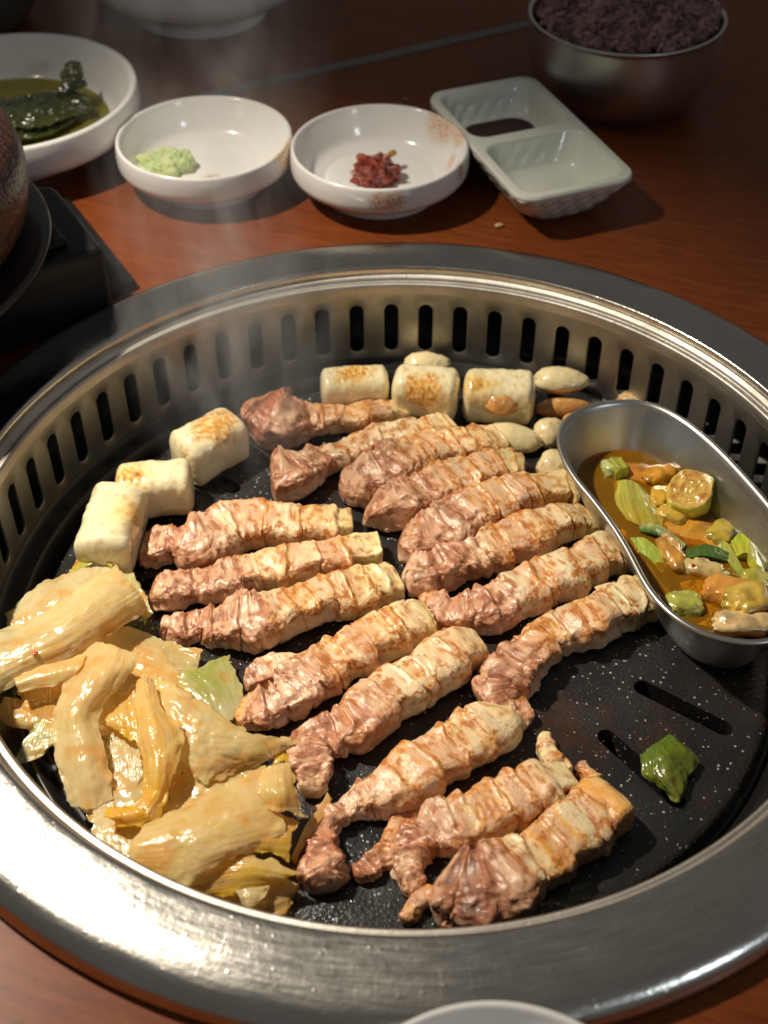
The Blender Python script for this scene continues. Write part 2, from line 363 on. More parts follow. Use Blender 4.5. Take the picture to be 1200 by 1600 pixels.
# ================================================================== PORK STRIPS
CL={'L':(.62,.34,.20),'M':(.77,.48,.30),'P':(.90,.68,.40),'F':(.90,.72,.36),'G':(.84,.38,.03),'B':(.46,.13,.015),'D':(.12,.028,.016),'R':(.46,.14,.06)}
def tube(pts,seed,stops,lump=1.,caps=(.34,.10),hk=.66,z0=PZ,notch=1.,hmin=.5):
    """scored pork strip: pts = (x,y,width) along its middle as seen in the photo, stops = colour of the meat along it"""
    rs=np.random.default_rng(seed)
    P=[]
    for (x,y,wp) in pts:
        q=at(x,y,z0+.6); wc=wp/px_per_cm(q); h=max(hmin,hk*wc); q=at(x,y,z0+h*.5); P.append((*q[:2],wc,h))
    P=np.array(P)
    q=spline(P,400); s=np.r_[0,np.cumsum(np.hypot(*np.diff(q[:,:2],axis=0).T))]; L=s[-1]
    n=int(L/.026)+2; m=104; u=np.linspace(0,L,n)
    C=np.c_[np.interp(u,s,q[:,0]),np.interp(u,s,q[:,1])]; W=np.interp(u,s,q[:,2]); H=np.interp(u,s,q[:,3])
    W=np.maximum(W*.97*(1+.09*fbm(np.c_[u*.8,0*u,0*u+seed*3.3],2,seed)),.35); H=H*(1+.10*fbm(np.c_[u*.7,0*u+9,0*u+seed*2.1],2,seed))
    T=np.gradient(C,axis=0); T/=np.hypot(*T.T)[:,None]+1e-9; k=22; T=np.stack([np.convolve(np.pad(T[:,i],k,'edge'),np.ones(2*k+1)/(2*k+1),'valid') for i in(0,1)],1); T/=np.hypot(*T.T)[:,None]
    Nn=np.c_[-T[:,1],T[:,0]]
    bs=[-.6]
    sl=rs.uniform(.85,1.3)
    while bs[-1]<L+.9: bs.append(bs[-1]+sl*rs.uniform(.5,1.25))
    bs=np.array(bs); K=len(bs)
    a=np.linspace(0,2*PI,m,endpoint=False); ca,sa=np.cos(a),np.sin(a)
    e=.50; cu=np.sign(ca)*abs(ca)**e; cv=np.sign(sa)*abs(sa)**e
    U,A=np.meshgrid(u,a,indexing='ij'); CU=np.broadcast_to(cu,U.shape); CV=np.broadcast_to(cv,U.shape)
    g0=lambda t,pw:(1-(1-np.clip(t,0,1))**pw)**(1/pw)
    c0=g0(U/caps[0],2.1)*g0((L-U)/caps[1],2.8); X=np.stack([U,CU*W[:,None]*.52*c0,CV*H[:,None]*.5*c0],-1).reshape(-1,3); f_=lambda k,o,sd:fbm(X*np.asarray(k,float),o,seed*13.7+sd).reshape(U.shape)
    warp=.22*f_(1.1,2,0)+rs.uniform(-.2,.2)*CU+.08*f_(4,3,3)
    sw=U+warp
    idx=np.clip(np.searchsorted(bs,sw)-1,0,K-2); d0=sw-bs[idx]; d1=bs[idx+1]-sw; ds=np.minimum(d0,d1); near=np.where(d0<d1,idx,idx+1)
    tt=d0/(bs[idx+1]-bs[idx]); au=np.abs(CU); side=np.clip(au,0,1)**3
    R=lambda lo,hi:rs.uniform(lo,hi,K)
    blend=sm(0,.13,d0); tts=blend*tt+(1-blend)
    def sv(arr): prev=arr[np.maximum(idx-1,0)]; return prev+(arr[idx]-prev)*blend
    oL,oR=R(-.19,.14),R(-.19,.14); sL,sR=R(.0,.62)*rs.choice([1,1,1,-.6],K),R(.0,.62)*rs.choice([1,1,1,-.6],K)
    stepo=np.where(CU>0,sv(oR),sv(oL)); saw=np.where(CU>0,sv(sR),sv(sL))*(tts-.5)
    dR,dL=R(0,1)**2,R(0,1)**2; dep=np.where(CU>0,dR[near],dL[near])
    kerf=np.exp(-(ds/.05)**1.5)
    topd=(R(0,1)**2.)[near]
    part=sm(-.15,.3,f_((.3,1.3,1.3),2,37)); notchv=notch*(kerf*side*(.02+.30*dep)+np.exp(-(ds/.12)**2)*(1-side)*.10*topd*part*sm(-.3,.1,CV))
    leanf=sm(.55,.30,U/L+.12*f_(1.,2,81))        # the lean end is torn and knobbly
    lm=lump*(.55+.75*leanf)
    rid=1-np.abs(f_(2.6,3,21))*2.2
    lumpy=leanf*lump*.16*f_(1.5,2,17)+lm*(.15*f_(1.1,2,11)+.10*f_(2.2,3,15)+.030*f_(6.,3,31))+leanf*lump*.018*rid
    pleat=.045*f_((3.6,.6,.5),3,51)*side*sm(.5,-.2,CV)
    saddle=(.16*sv(R(-1,1)))*(1-side)+.06*sv(R(-1,1))*CU
    HW=W[:,None]/2*(1+.0*U)+(stepo*.8+saw*.75)*side*np.minimum(1,W[:,None]/1.5)*sm(.3,.9,c0)+lumpy+pleat-notchv
    HH=H[:,None]/2+(lumpy*.75+saddle*.55+.05*np.exp(-((d1-.06)/.09)**2)*(R(0,1)[idx]>.3)+.07*(tts-.5)*sv(R(0,1)))*sm(-.4,.4,CV)-notchv*.6
    g=lambda t,pw:(1-(1-np.clip(t,0,1))**pw)**(1/pw)
    cend=L-caps[1]*0+.10*f_((0,1.6,1.6),2,91)*1.0
    cap=g(U/caps[0],2.6)*g((cend-U)/caps[1],2.8)
    ru=np.maximum(HW*cap,0); rv=np.maximum(HH*np.maximum(cap,0)**.8,0)
    ver=CV*rv+H[:,None]/2; ver=np.where(ver<0,ver*.2,ver); ver=ver-(1-cap)*H[:,None]/2*.25
    lat=CU*ru
    tw=(.34*fbm(np.c_[u*.45,0*u+4,0*u+seed*1.9],2,seed))[:,None]*sm(0,.25,cap); hz=H[:,None]/2; la2=lat*np.cos(tw)-(ver-hz)*np.sin(tw); ve2=hz+lat*np.sin(tw)+(ver-hz)*np.cos(tw); lat=la2; ver=np.where(ve2<0,ve2*.25,ve2)
    Pw=np.stack([C[:,0][:,None]+Nn[:,0][:,None]*lat,C[:,1][:,None]+Nn[:,1][:,None]*lat,z0+.01+ver],-1)
    # ---- colour of the meat itself
    ts=np.array([t for t,_ in stops]); cs=np.array([CL[c] for _,c in stops])
    tn=np.clip(U/L+.05*f_(1.8,3,51)+.025*(R(-1,1)[idx]),0,1)
    col=np.stack([np.interp(tn,ts,cs[:,i]) for i in range(3)],-1)
    bn=fbm(np.c_[(U*.85+.35*f_(1.,2,57)).ravel(),0*U.ravel()+3,0*U.ravel()+seed*1.37],2,seed+58).reshape(U.shape)
    band=(sm(.02,.14,bn)*sm(.92,.80,tn))[...,None]*.8; col=col*(1-band)+np.array(CL['M'])*.5*band+np.array(CL['L'])*.5*band
    fatb=(sm(-.05,-.2,bn)*sm(.25,.45,tn))[...,None]*.7; col=col*(1-fatb)+np.array([.86,.68,.42])*fatb
    segpick=R(0,1)[idx]; mm=(sm(.70,.8,segpick)*.6*sm(.9,.78,tn))[...,None]; col=col*(1-mm)+np.array(CL['M'])*mm
    hue=R(-1,1)[idx][...,None]; col=col*(1+hue*np.array([.02,-.07,-.12]))
    streak=sm(.05,.5,f_((1.,5.,3.),3,55))[...,None]*.45; col=col*(1-streak)+np.array(CL['P'])*streak
    nb=f_(2.6,4,61); nb2=f_(7,3,71); nb3=f_(16,3,77)
    top=sm(-.15,.5,CV)
    crest=np.exp(-((np.minimum(d1,d0+.05)-.08)/.15)**2)*(R(0,1)[near]>.35)*sm(-.5,.0,nb+.4*nb2)*top
    rim=np.exp(-((au-.95)/.13)**2)*sm(-.05,.25,nb2+.8*nb)*sm(-.1,.5,CV)
    wide=sm(.0,.26,nb+.3*nb2)*top*(1-.4*sm(.86,.95,tn))              # soft golden zones
    patch=(R(0,1)[idx]>.72)*sm(-.35,.25,nb2*.5+nb)*top*sm(.92,.82,tn)
    gv=np.clip(wide*.75+crest*.9+rim*.9+patch*.8,0,1)
    core=np.clip(sm(.10,.27,nb+.4*nb2+.25*nb3)*top*.9+crest*sm(-.12,.25,nb2+.3*nb3)+rim*sm(-.05,.3,nb2+.3*nb),0,1)*(1-.5*sm(.88,.95,tn))
    lw=sm(.5,.3,tn)[...,None]; gold=np.array(CL['G'])*(1-lw)+np.array([.56,.22,.08])*lw; brown=np.array(CL['B'])*(1-lw)+np.array([.30,.095,.045])*lw
    fatw=sm(.80,.9,tn)[...,None]; gold=gold*(1-fatw)+np.array([.84,.55,.16])*fatw
    col=col*(1-gv[...,None]*.74)+gold*gv[...,None]*.74
    col=col*(1-core[...,None]*.85)+brown*core[...,None]*.85
    cre=(kerf*.5*side)[...,None]; col=col*(1-cre*.4)+np.array([.62,.30,.16])*cre*.4
    low=sm(.2,-.6,CV)[...,None]; col=col*(1-low*.4)+np.array([.78,.58,.44])*low*.4
    col=col*(1+.12*nb2[...,None]+.08*nb3[...,None])
    return Pw.reshape(-1,3),grid_faces(n,m,True),np.clip(col.reshape(-1,3)*.93,0.01,.9)
def pork(label,branches,name='pork_strip'):
    Vs=[];Fs=[];Cs=[];o=0
    for b in branches:
        v,f,c=tube(**b); Vs.append(v); Fs.append(f+o); Cs.append(c); o+=len(v)
    V=np.concatenate(Vs); base=[V[:,0].mean(),V[:,1].mean(),PZ]
    ob=mesh(name,V,np.concatenate(Fs),MEAT,loc=base,col=np.concatenate(Cs))
    return tag(ob,label,'pork strip','scored pork belly strips grilling on the pan')
LF=[(0,'L'),(.28,'L'),(.40,'M'),(.55,'P'),(.72,'P'),(.84,'F'),(1,'F')]
LP=[(0,'L'),(.12,'M'),(.25,'L'),(.42,'P'),(.75,'P'),(.88,'F'),(1,'F')]
pork('topmost pork strip lying left to right just below the browned white rice cake',[dict(pts=[(402,640,70),(420,648,92),(450,657,86),(490,657,56),(530,655,50),(575,652,58),(612,645,50),(640,642,38)],seed=1,stops=[(0,'R'),(.15,'R'),(.3,'L'),(.45,'P'),(.8,'M'),(.92,'F'),(1,'F')],lump=1.25,notch=.6,caps=(.3,.25))])
pork('second pork strip from the top, with a wide knobbly pink left end',[dict(pts=[(422,748,74),(446,744,82),(480,733,70),(520,715,54),(565,700,52),(610,688,62),(660,680,60),(706,665,44)],seed=2,stops=LF,lump=1.05,notch=.8)])
pork('third pork strip from the top, with a torn brown left end',[dict(pts=[(532,772,44),(560,758,74),(595,745,92),(640,722,88),(690,705,72),(740,697,66),(785,688,52)],seed=3,stops=LP,lump=1.3,notch=.7)])
pork('fourth pork strip from the top, ending in a glossy pale tip left of the garlic',[dict(pts=[(578,788,52),(610,790,84),(650,782,76),(695,758,76),(740,744,74),(785,730,62),(820,733,48)],seed=4,stops=LP,lump=1.2,notch=.7),
   dict(pts=[(600,822,16),(625,806,38),(655,790,44)],seed=44,stops=[(0,'G'),(.4,'M'),(1,'M')],lump=1.1,notch=.4,hk=.8)])
pork('fifth pork strip from the top, with a thick grey lump of lean at its left',[dict(pts=[(625,842,62),(655,842,84),(690,832,86),(735,806,86),(785,787,84),(835,770,72),(898,765,62)],seed=5,stops=LF,lump=1.15,notch=1.)])
pork('sixth pork strip from the top, pale, its brown speckled fat tip beside the cup',[dict(pts=[(635,885,66),(675,893,76),(715,878,72),(765,858,72),(815,843,78),(860,825,72),(898,815,62),(935,815,44)],seed=6,stops=LF,lump=1.15,notch=1.)])
pork('pork strip with a straw coloured square tip touching the curved wall of the steel cup',[dict(pts=[(668,945,60),(712,962,66),(755,955,78),(800,935,76),(850,910,82),(905,888,80),(950,864,76),(982,862,64)],seed=7,stops=LF,lump=1.1,notch=1.15),
   dict(pts=[(655,930,16),(672,936,34),(690,945,34)],seed=47,stops=[(0,'B'),(1,'M')],lump=.9,notch=.3,hk=.8)])
pork('lone twisted pork strip below the steel cup, beside the bare right part of the pan',[dict(pts=[(795,1128,32),(775,1082,66),(800,1050,84),(838,1012,72),(872,990,72),(920,975,84),(965,950,84),(1012,935,74)],seed=8,stops=[(0,'L'),(.12,'M'),(.2,'L'),(.42,'M'),(.55,'P'),(.7,'P'),(.85,'F'),(1,'F')],lump=1.1,notch=1.1,caps=(.3,.12)),
   dict(pts=[(818,1138,22),(812,1108,36),(795,1075,44)],seed=48,stops=[(0,'M'),(1,'M')],lump=.8,notch=.3)])
pork('uppermost of three parallel strips left of centre, ending in a round pink knob',[dict(pts=[(219,862,46),(242,860,62),(268,856,58),(290,855,74),(330,840,86),(372,823,78),(415,820,76),(460,823,74),(505,822,64),(552,822,56)],seed=9,stops=[(0,'M'),(.12,'M'),(.25,'L'),(.4,'M'),(.52,'P'),(.8,'P'),(.84,'F'),(1,'F')],lump=1.,notch=1.1)])
pork('middle one of three parallel strips left of centre, pale square fat end',[dict(pts=[(234,932,42),(262,925,66),(303,916,56),(350,910,66),(405,892,66),(460,884,72),(514,873,66),(560,862,62),(596,858,58)],seed=10,stops=LF,lump=1.05,notch=1.1)])
pork('lowest of the three parallel strips left of centre, with a fat serrated end',[dict(pts=[(250,985,36),(272,983,50),(312,980,52),(350,975,80),(400,970,96),(445,957,84),(492,940,80),(540,930,76),(585,918,72),(622,908,60)],seed=11,stops=LF,lump=1.05,notch=1.2)])
pork('pork strip right of the cabbage, forked and curled at its lower left end',[dict(pts=[(366,1112,36),(400,1112,62),(440,1098,72),(478,1062,84),(530,1030,84),(583,1003,84),(632,976,82),(672,965,66)],seed=12,stops=[(0,'G'),(.12,'M'),(.25,'L'),(.4,'M'),(.5,'P'),(.85,'P'),(1,'F')],lump=1.1,notch=1.2),
   dict(pts=[(385,1078,20),(404,1062,48),(440,1045,52),(478,1052,56)],seed=52,stops=[(0,'B'),(.3,'L'),(1,'M')],lump=1.,notch=.4)])
pork('long pork strip in the pan centre whose browned lower end bends down beside the cabbage',[dict(pts=[(487,1243,46),(487,1205,66),(485,1165,60),(510,1150,66),(548,1135,86),(590,1105,88),(635,1074,88),(680,1045,88),(715,1020,86),(748,1008,62)],seed=13,stops=[(0,'P'),(.12,'B'),(.22,'L'),(.42,'R'),(.5,'P'),(.85,'P'),(1,'F')],lump=1.1,notch=1.1),
   dict(pts=[(700,974,22),(716,990,34),(730,1010,44)],seed=53,stops=[(0,'F'),(1,'F')],lump=.5,notch=.3)])
pork('pork strip with two lean legs around an open gap at its lower left end',[dict(pts=[(507,1392,54),(503,1365,76),(502,1325,62),(518,1285,42),(552,1256,54),(600,1238,84),(645,1212,92),(690,1185,88),(735,1158,86),(772,1130,88),(778,1108,54)],seed=14,stops=[(0,'M'),(.1,'R'),(.3,'L'),(.42,'M'),(.55,'P'),(.9,'P'),(1,'F')],lump=1.05,notch=.9),
   dict(hk=.5,pts=[(550,1368,24),(578,1354,38),(606,1334,48),(628,1300,46),(634,1264,50)],seed=54,stops=[(0,'R'),(.4,'L'),(1,'M')],lump=1.,notch=.4)])
pork('pork strip with an upright fat tab at its right end, overlapped by the lowest strip',[dict(pts=[(655,1395,30),(637,1370,44),(640,1335,54),(672,1302,78),(715,1288,92),(762,1270,92),(810,1250,92),(850,1230,90),(893,1218,62)],seed=15,stops=[(0,'M'),(.12,'M'),(.25,'B'),(.38,'M'),(.5,'P'),(.9,'P'),(1,'F')],lump=1.05,notch=1.),
   dict(pts=[(850,1146,20),(853,1168,28),(866,1192,38),(880,1215,44)],seed=55,stops=[(0,'F'),(1,'F')],lump=.4,notch=.2,hk=.9),
   dict(pts=[(632,1443,18),(640,1425,30),(660,1405,34),(700,1400,40)],seed=56,stops=[(0,'G'),(.5,'L'),(1,'L')],lump=.9,notch=.3)])
pork('lowest pork strip nearest the steel rim, wide, dark red and charred at its left end',[dict(pts=[(678,1382,66),(705,1386,110),(745,1388,134),(785,1376,134),(825,1352,112),(868,1322,104),(910,1290,104),(950,1258,108),(965,1250,90)],seed=16,stops=[(0,'R'),(.06,'D'),(.17,'D'),(.22,'R'),(.32,'M'),(.38,'R'),(.44,'P'),(.52,'G'),(.66,'G'),(.74,'P'),(.8,'P'),(.88,'G'),(1,'F')],lump=.95,notch=.9,caps=(.5,.12),hk=.55),
   dict(pts=[(685,1445,26),(712,1438,40),(748,1440,34)],seed=57,stops=[(0,'M'),(1,'M')],lump=1.1,notch=.3,hmin=.6),
   dict(pts=[(908,1192,16),(912,1208,24),(925,1225,44)],seed=58,stops=[(0,'B'),(.4,'M'),(1,'F')],lump=.6,notch=.2)])

# ================================================================== RICE CAKES
CAKE=mat_vcol('rice_cake',.3,.5,.3,300,.9,.0012,(.50,.19,.02))
def rice_cake(p0,p1,wpx,label,brown=(0,0,.4),hk=.72,seed=0):
    """p0,p1 = the two ends of the axis in the photo"""
    rs=np.random.default_rng(200+seed); z=PZ+.95
    A=at(*p0,z); B=at(*p1,z); wc=wpx/px_per_cm(A); r=wc*.53; A[2]=B[2]=PZ+r*.96
    d=B-A; L=np.linalg.norm(d); d/=L; nn=np.cross([0,0,1],d)
    n,m=70,72; u=np.linspace(0,1,n); a=np.linspace(0,2*PI,m,endpoint=False)
    U,Aa=np.meshgrid(u,a,indexing='ij'); e=np.minimum(U,1-U)*L/(.22*r/.5); rr=(1-(1-np.clip(e,0,1))**2.6)**(1/2.6)
    X=np.stack([U*L,np.cos(Aa)*r,np.sin(Aa)*r],-1).reshape(-1,3)
    sqr=(np.abs(np.cos(Aa))**3.2+np.abs(np.sin(Aa))**3.2)**(-1/3.2); R=r*.97*rr*sqr*(1+.08*fbm(X*.8,2,seed).reshape(U.shape)+.03*fbm(X*4,2,seed+5).reshape(U.shape)); R=R*(1-.05*np.cos(2*Aa)) 
    P=A+d*(U*L)[...,None]+nn*(R*np.cos(Aa))[...,None]+np.array([0,0,1])*(R*np.sin(Aa))[...,None]
    P[...,2]=np.maximum(P[...,2],PZ+.02)
    base=np.array([.80,.72,.46]); nb=fbm(X*1.7,4,seed+9).reshape(U.shape); nb2=fbm(X*6,3,seed+19).reshape(U.shape)
    bx,ba,bs=brown
    dd=np.sqrt(((U-.5-bx)*L/1.1)**2+((np.sin(Aa-PI/2-ba))*r*1.2)**2)+ (np.cos(Aa-PI/2-ba)<0)*5
    br=sm(bs+.55,bs+.15,dd+.9*nb+.3*nb2)*sm(-.45,.1,nb2+.5*nb)+.5*sm(.25,.45,nb+.3*nb2)*sm(.2,.6,np.sin(Aa)); yel=sm(1.3,.2,dd+.4*nb)
    end=sm(.12,.02,np.minimum(U,1-U))*sm(0.05,.35,nb2)*.6
    col=base[None,None]*np.ones(U.shape+(1,)); col=col*(1-yel[...,None]*.6)+np.array([.80,.56,.13])*yel[...,None]*.6
    br=np.clip(br+end*.5,0,1)[...,None]; bc=np.array([.66,.30,.03])+(np.array([.30,.10,.015])-np.array([.66,.30,.03]))*sm(.1,.5,nb2)[...,None]
    col=col*(1-br*.95)+bc*br*.95
    V=P.reshape(-1,3); o=mesh('rice_cake',V,grid_faces(n,m,True),CAKE,loc=[(A[0]+B[0])/2,(A[1]+B[1])/2,PZ],col=col.reshape(-1,3))
    tag(o,label,'rice cake','thick white rice cakes grilling along the pan edge')
rice_cake((500,611),(608,604),62,'lightly toasted rice cake above the topmost pork strip, leftmost of the back row',(0,.1,.35),seed=1)
rice_cake((613,612),(718,622),72,'rice cake in the back row with one garlic clove resting behind its top',(0,.9,.55),seed=2)
rice_cake((722,620),(836,626),72,'rice cake half covered by a browned garlic clove in front',(-.3,.5,.05),seed=3)
rice_cake((282,728),(374,676),80,'rice cake with a bright orange brown scorch on top, beside the left slots',(.08,.1,.62),seed=4)
rice_cake((182,772),(304,762),76,'pale rice cake lying between the scorched one and the one by the cabbage',(-.3,.2,.15),seed=5)
rice_cake((194,786),(160,892),88,'rice cake touching the cabbage pile with a small dark char spot',(.0,-.7,.02),seed=6)

# ================================================================== GARLIC
GARL=mat_vcol('grilled_garlic',.28,.5,.3,350,.7,.0010,(.45,.17,.03))
def garlic(x,y,wl,wh,ang,label,brown=.0,seed=0,z=PZ,group='garlic cloves roasting on the pan',under=0):
    q=at(x,y,z+.5); k=px_per_cm(q); a=wl/k/2; b=wh/k/2*.98; q=at(x,y,z+b*.9)
    n,m=44,48; t=np.linspace(0,PI,n); ph=np.linspace(0,2*PI,m,endpoint=False); T,Ph=np.meshgrid(t,ph,indexing='ij')
    X=np.cos(T); R=np.sin(T)**.85*(1-.22*X)          # teardrop
    D=np.stack([X*a,R*np.cos(Ph)*b,R*np.sin(Ph)*b*.92],-1); D[...,2]=np.where(D[...,2]<-.55*b,-.55*b+(D[...,2]+.55*b)*.3,D[...,2])
    Xs=D.reshape(-1,3); nb=fbm(Xs*2.2,3,seed+300).reshape(T.shape); nb2=fbm(Xs*6,3,seed+310).reshape(T.shape)
    D=D*(1+.07*nb[...,None]+.02*nb2[...,None]); D=D*(1-.03*np.cos(3*Ph)[...,None])
    c,s_=math.cos(ang),math.sin(ang); Rm=np.array([[c,-s_,0],[s_,c,0],[0,0,1]]); P=D@Rm.T+np.array([q[0],q[1],z+.6*b])
    base=np.array([.78,.66,.38]); br=sm(.62-brown,.92-brown,.5+nb*.7+.35*nb2+under*(-D[...,2]/b)*.9)
    bc=np.array([.60,.25,.035])*(1-sm(.1,.6,nb2))[...,None]+np.array([.20,.06,.012])*sm(.1,.6,nb2)[...,None]
    col=base*(1-br[...,None]*.85)+bc*br[...,None]*.85
    o=mesh('garlic_clove',P.reshape(-1,3),grid_faces(n,m,True),GARL,loc=[q[0],q[1],z],col=col.reshape(-1,3)); tag(o,label,'garlic clove',group); return o
o=garlic(668,566,72,46,.1,'cream garlic clove sitting behind the middle rice cake, against the slotted wall',.0,1,PZ+.0,under=1.8)
garlic(797,618,84,50,.3,'charred golden garlic clove leaning on the front of the rice cake',.62,2,PZ+.9)
garlic(879,590,84,46,-.05,'large smooth garlic clove with a brown lower edge, furthest right at the back',.0,3,PZ+.5,under=2.2)
garlic(880,633,84,32,.12,'flat browned garlic clove between the large smooth clove and the steel cup',.55,4,PZ)
garlic(900,653,44,26,.3,'small browned garlic clove half hidden behind the cup rim',.5,5,PZ)
garlic(804,681,90,52,-.25,'unbrowned pale green garlic clove in front of the rice cakes',-.25,6,PZ)
garlic(862,670,56,50,.5,'pale garlic clove between the green one and the steel cup',-.05,7,PZ)
garlic(868,724,54,54,-.6,'roundish garlic clove tucked against the left side of the steel cup',-.05,8,PZ)
garlic(988,628,50,40,-.5,'browned garlic clove behind the steel cup, touching the slotted wall',.3,9,PZ)

# ================================================================== CABBAGE PILE
CC={'W':(.92,.84,.54),'Y':(.90,.62,.03),'O':(.90,.52,.10),'C':(.92,.74,.36),'T':(.74,.70,.44),'N':(.58,.64,.15)}
def leaf(rows,label,seed,cols='CC',thick=.10,rib=.02,ruffle=.10,edge=.05,res=72,along=0,flat=.42,name='cabbage_piece'):
    """rows of (x,y,height above the pan); interpolated into a curved leaf with real thickness"""
    hm=np.array([[p[2] for p in r] for r in rows]); mean=hm.mean(1,keepdims=True)*.5+hm.mean()*.5; hf=mean+(hm-mean)*flat
    G=np.array([[[*at(p[0],p[1],PZ+hf[i,j])] for j,p in enumerate(r)] for i,r in enumerate(rows)])
    a=spline(G,res); b=spline(a.transpose(1,0,2),res).transpose(1,0,2)      # [u,v,3]
    n=m=res; U,Vv=np.meshgrid(np.linspace(0,1,n),np.linspace(0,1,m),indexing='ij')
    X=b.reshape(-1,3)
    RR=U if along else Vv; QQ=Vv if along else U
    # ragged edges
    ed=np.minimum.reduce([U,1-U,Vv,1-Vv]); em=sm(.10,0,ed)
    dx=fbm(X*2.2,3,seed).reshape(n,m); dy=fbm(X*2.2,3,seed+5).reshape(n,m); b=b+np.stack([dx,dy,0*dx],-1)*(em*edge*4)[...,None]
    tu=np.gradient(b,axis=0); tv=np.gradient(b,axis=1); nr=np.cross(tu,tv); nr/=np.linalg.norm(nr,axis=-1,keepdims=True)+1e-9
    if nr[...,2].mean()<0: nr=-nr
    r1=1-2.4*np.abs(fbm(X*np.array([1.0,1.0,1.]),3,seed+19).reshape(n,m)); ruffle=ruffle*.62; wob=ruffle*(.8*fbm(X*.9,2,seed+9).reshape(n,m)+-.30*r1*sm(.3,.9,r1)+.12*(1-2.4*np.abs(fbm(X*2.4,3,seed+33).reshape(n,m)))*sm(-.2,.5,fbm(X*.7,2,seed+35).reshape(n,m))+.14*fbm(X*3.,3,seed+23).reshape(n,m)+1.5*sm(.14,0,ed)*fbm(X*1.3,2,seed+37).reshape(n,m))+.6*rib*(.5*np.sin(RR*22+5*fbm(X*.8,2,seed+29).reshape(n,m))+1.6*fbm(np.stack([QQ.ravel()*2,RR.ravel()*14,0*U.ravel()],1),3,seed).reshape(n,m))
    top=b+nr*wob[...,None]; th=thick*.62*(.6+.4*sm(0,.1,ed)); bot=top-nr*th[...,None]
    top[...,2]=np.maximum(top[...,2],PZ+.06); bot[...,2]=np.maximum(bot[...,2],PZ+.01)
    V=np.concatenate([top.reshape(-1,3),bot.reshape(-1,3)]); f=grid_faces(n,m); F=[f,(f+n*m)[:,::-1]]
    bi=[i*m for i in range(n)]+[(n-1)*m+j for j in range(1,m)]+[i*m+m-1 for i in range(n-2,-1,-1)]+[j for j in range(m-2,0,-1)]
    bi=np.array(bi); bj=np.roll(bi,-1); F.append(np.stack([bi,bj,bj+n*m,bi+n*m],1)); F=np.concatenate(F)
    c0,c1=np.array(CC[cols[0]]),np.array(CC[cols[1]]); nz=fbm(X*.9,3,seed+39).reshape(n,m); t=np.clip(U+.7*nz,0,1)[...,None]
    col=c0*(1-t)+c1*t; nz2=fbm(X*.9,3,seed+49).reshape(n,m); st=(sm(-.05,.45,nz2)*.7)[...,None]; col=col*(1-st)+np.array(CC['O'])*st
    lf=fbm(np.stack([QQ.ravel()*2.,RR.ravel()*20,0*U.ravel()],1),3,seed+59).reshape(n,m); lines=(sm(.05,.35,lf)*.35)[...,None]; col=col*(1-lines)+np.array([.92,.84,.58])*lines; ln2=(sm(-.05,-.35,lf)*.18)[...,None]; col=col*(1-ln2)+np.array([.86,.60,.16])*ln2; gr=(sm(.25,.5,fbm(X*1.1,2,seed+69).reshape(n,m))*.22)[...,None]; col=col*(1-gr)+np.array([.66,.64,.20])*gr
    col=np.concatenate([col.reshape(-1,3)]*2)
    ce=[V[:,0].mean(),V[:,1].mean(),PZ]; o=mesh(name,V,F,CABB,loc=ce,col=col); es=o.modifiers.new('es','EDGE_SPLIT'); es.split_angle=math.radians(50); return tag(o,label,'cabbage piece','pieces of grilled cabbage kimchi piled at the lower left')
# lowest layer first
leaf([[(85,1150,.4),(190,1140,.6),(300,1140,.5)],[(100,1230,.4),(200,1235,.7),(340,1210,.5)],[(150,1290,.3),(240,1300,.5),(360,1290,.4)]],'pale cabbage sheet lying flat at the bottom of the pile, under the yellow leaf',1,'CT',along=1)
leaf([[(40,1000,.5),(140,1000,.8),(240,1010,.6)],[(60,1060,.5),(150,1080,1.0),(300,1080,.6)],[(60,1120,.3),(160,1150,.8),(300,1150,.5)]],'flat cabbage sheet under the crossing leaves at the middle of the pile',2,'CC')
leaf([[(8,958,.6),(60,912,1.2),(120,892,1.5),(185,885,1.3)],[(12,975,.8),(65,945,1.6),(125,930,1.9),(190,915,1.4)],[(14,998,.6),(60,990,1.2),(120,980,1.4),(190,960,1.2)]],'ribbed pale slab of cabbage standing behind the big long leaf near the slots',3,'WC',rib=.05,thick=.2)
leaf([[(108,893,.6),(128,862,1.4),(152,846,1.8),(168,853,1.6)],[(110,905,.6),(135,885,1.3),(158,872,1.8),(178,885,1.6)]],'wet yellow green cabbage scrap draped over the end of a rice cake',4,'YN',ruffle=.05,thick=.05)
leaf([[(180,890,1.2),(206,896,1.1),(224,922,.9),(238,955,.6)],[(180,930,1.0),(200,935,1.0),(215,950,.8),(225,975,.5)]],'frilled greenish cabbage edge sticking out right of the big long leaf',5,'WN',thick=.05)
leaf([[(150,975,.9),(215,983,.8),(262,1002,.6),(316,1018,.5)],[(140,1020,1.0),(205,1025,.9),(258,1040,.6),(309,1040,.3)],[(160,1060,.8),(210,1068,.7),(250,1070,.4),(290,1068,.2)]],'glassy ribbed cabbage stalk with a square right end above the green tinted slab',6,'CT',along=1,rib=.035,thick=.16)
leaf([[(248,1072,.6),(300,1045,.8),(355,1022,.7)],[(290,1100,.6),(330,1080,.8),(372,1062,.6)],[(325,1130,.4),(355,1130,.5),(383,1102,.3)]],'translucent green tinted cabbage slab beside the forked pork strip',7,'NT',ruffle=.06,thick=.08)
leaf([[(2,1092,.8),(25,1092,1.0),(60,1100,1.0)],[(-8,1118,.7),(30,1125,.9),(70,1128,.8)],[(5,1132,.4),(42,1143,.5),(75,1138,.4)]],'thick rounded pale cabbage stub at the left frame edge below the long leaf',8,'CC',thick=.3)
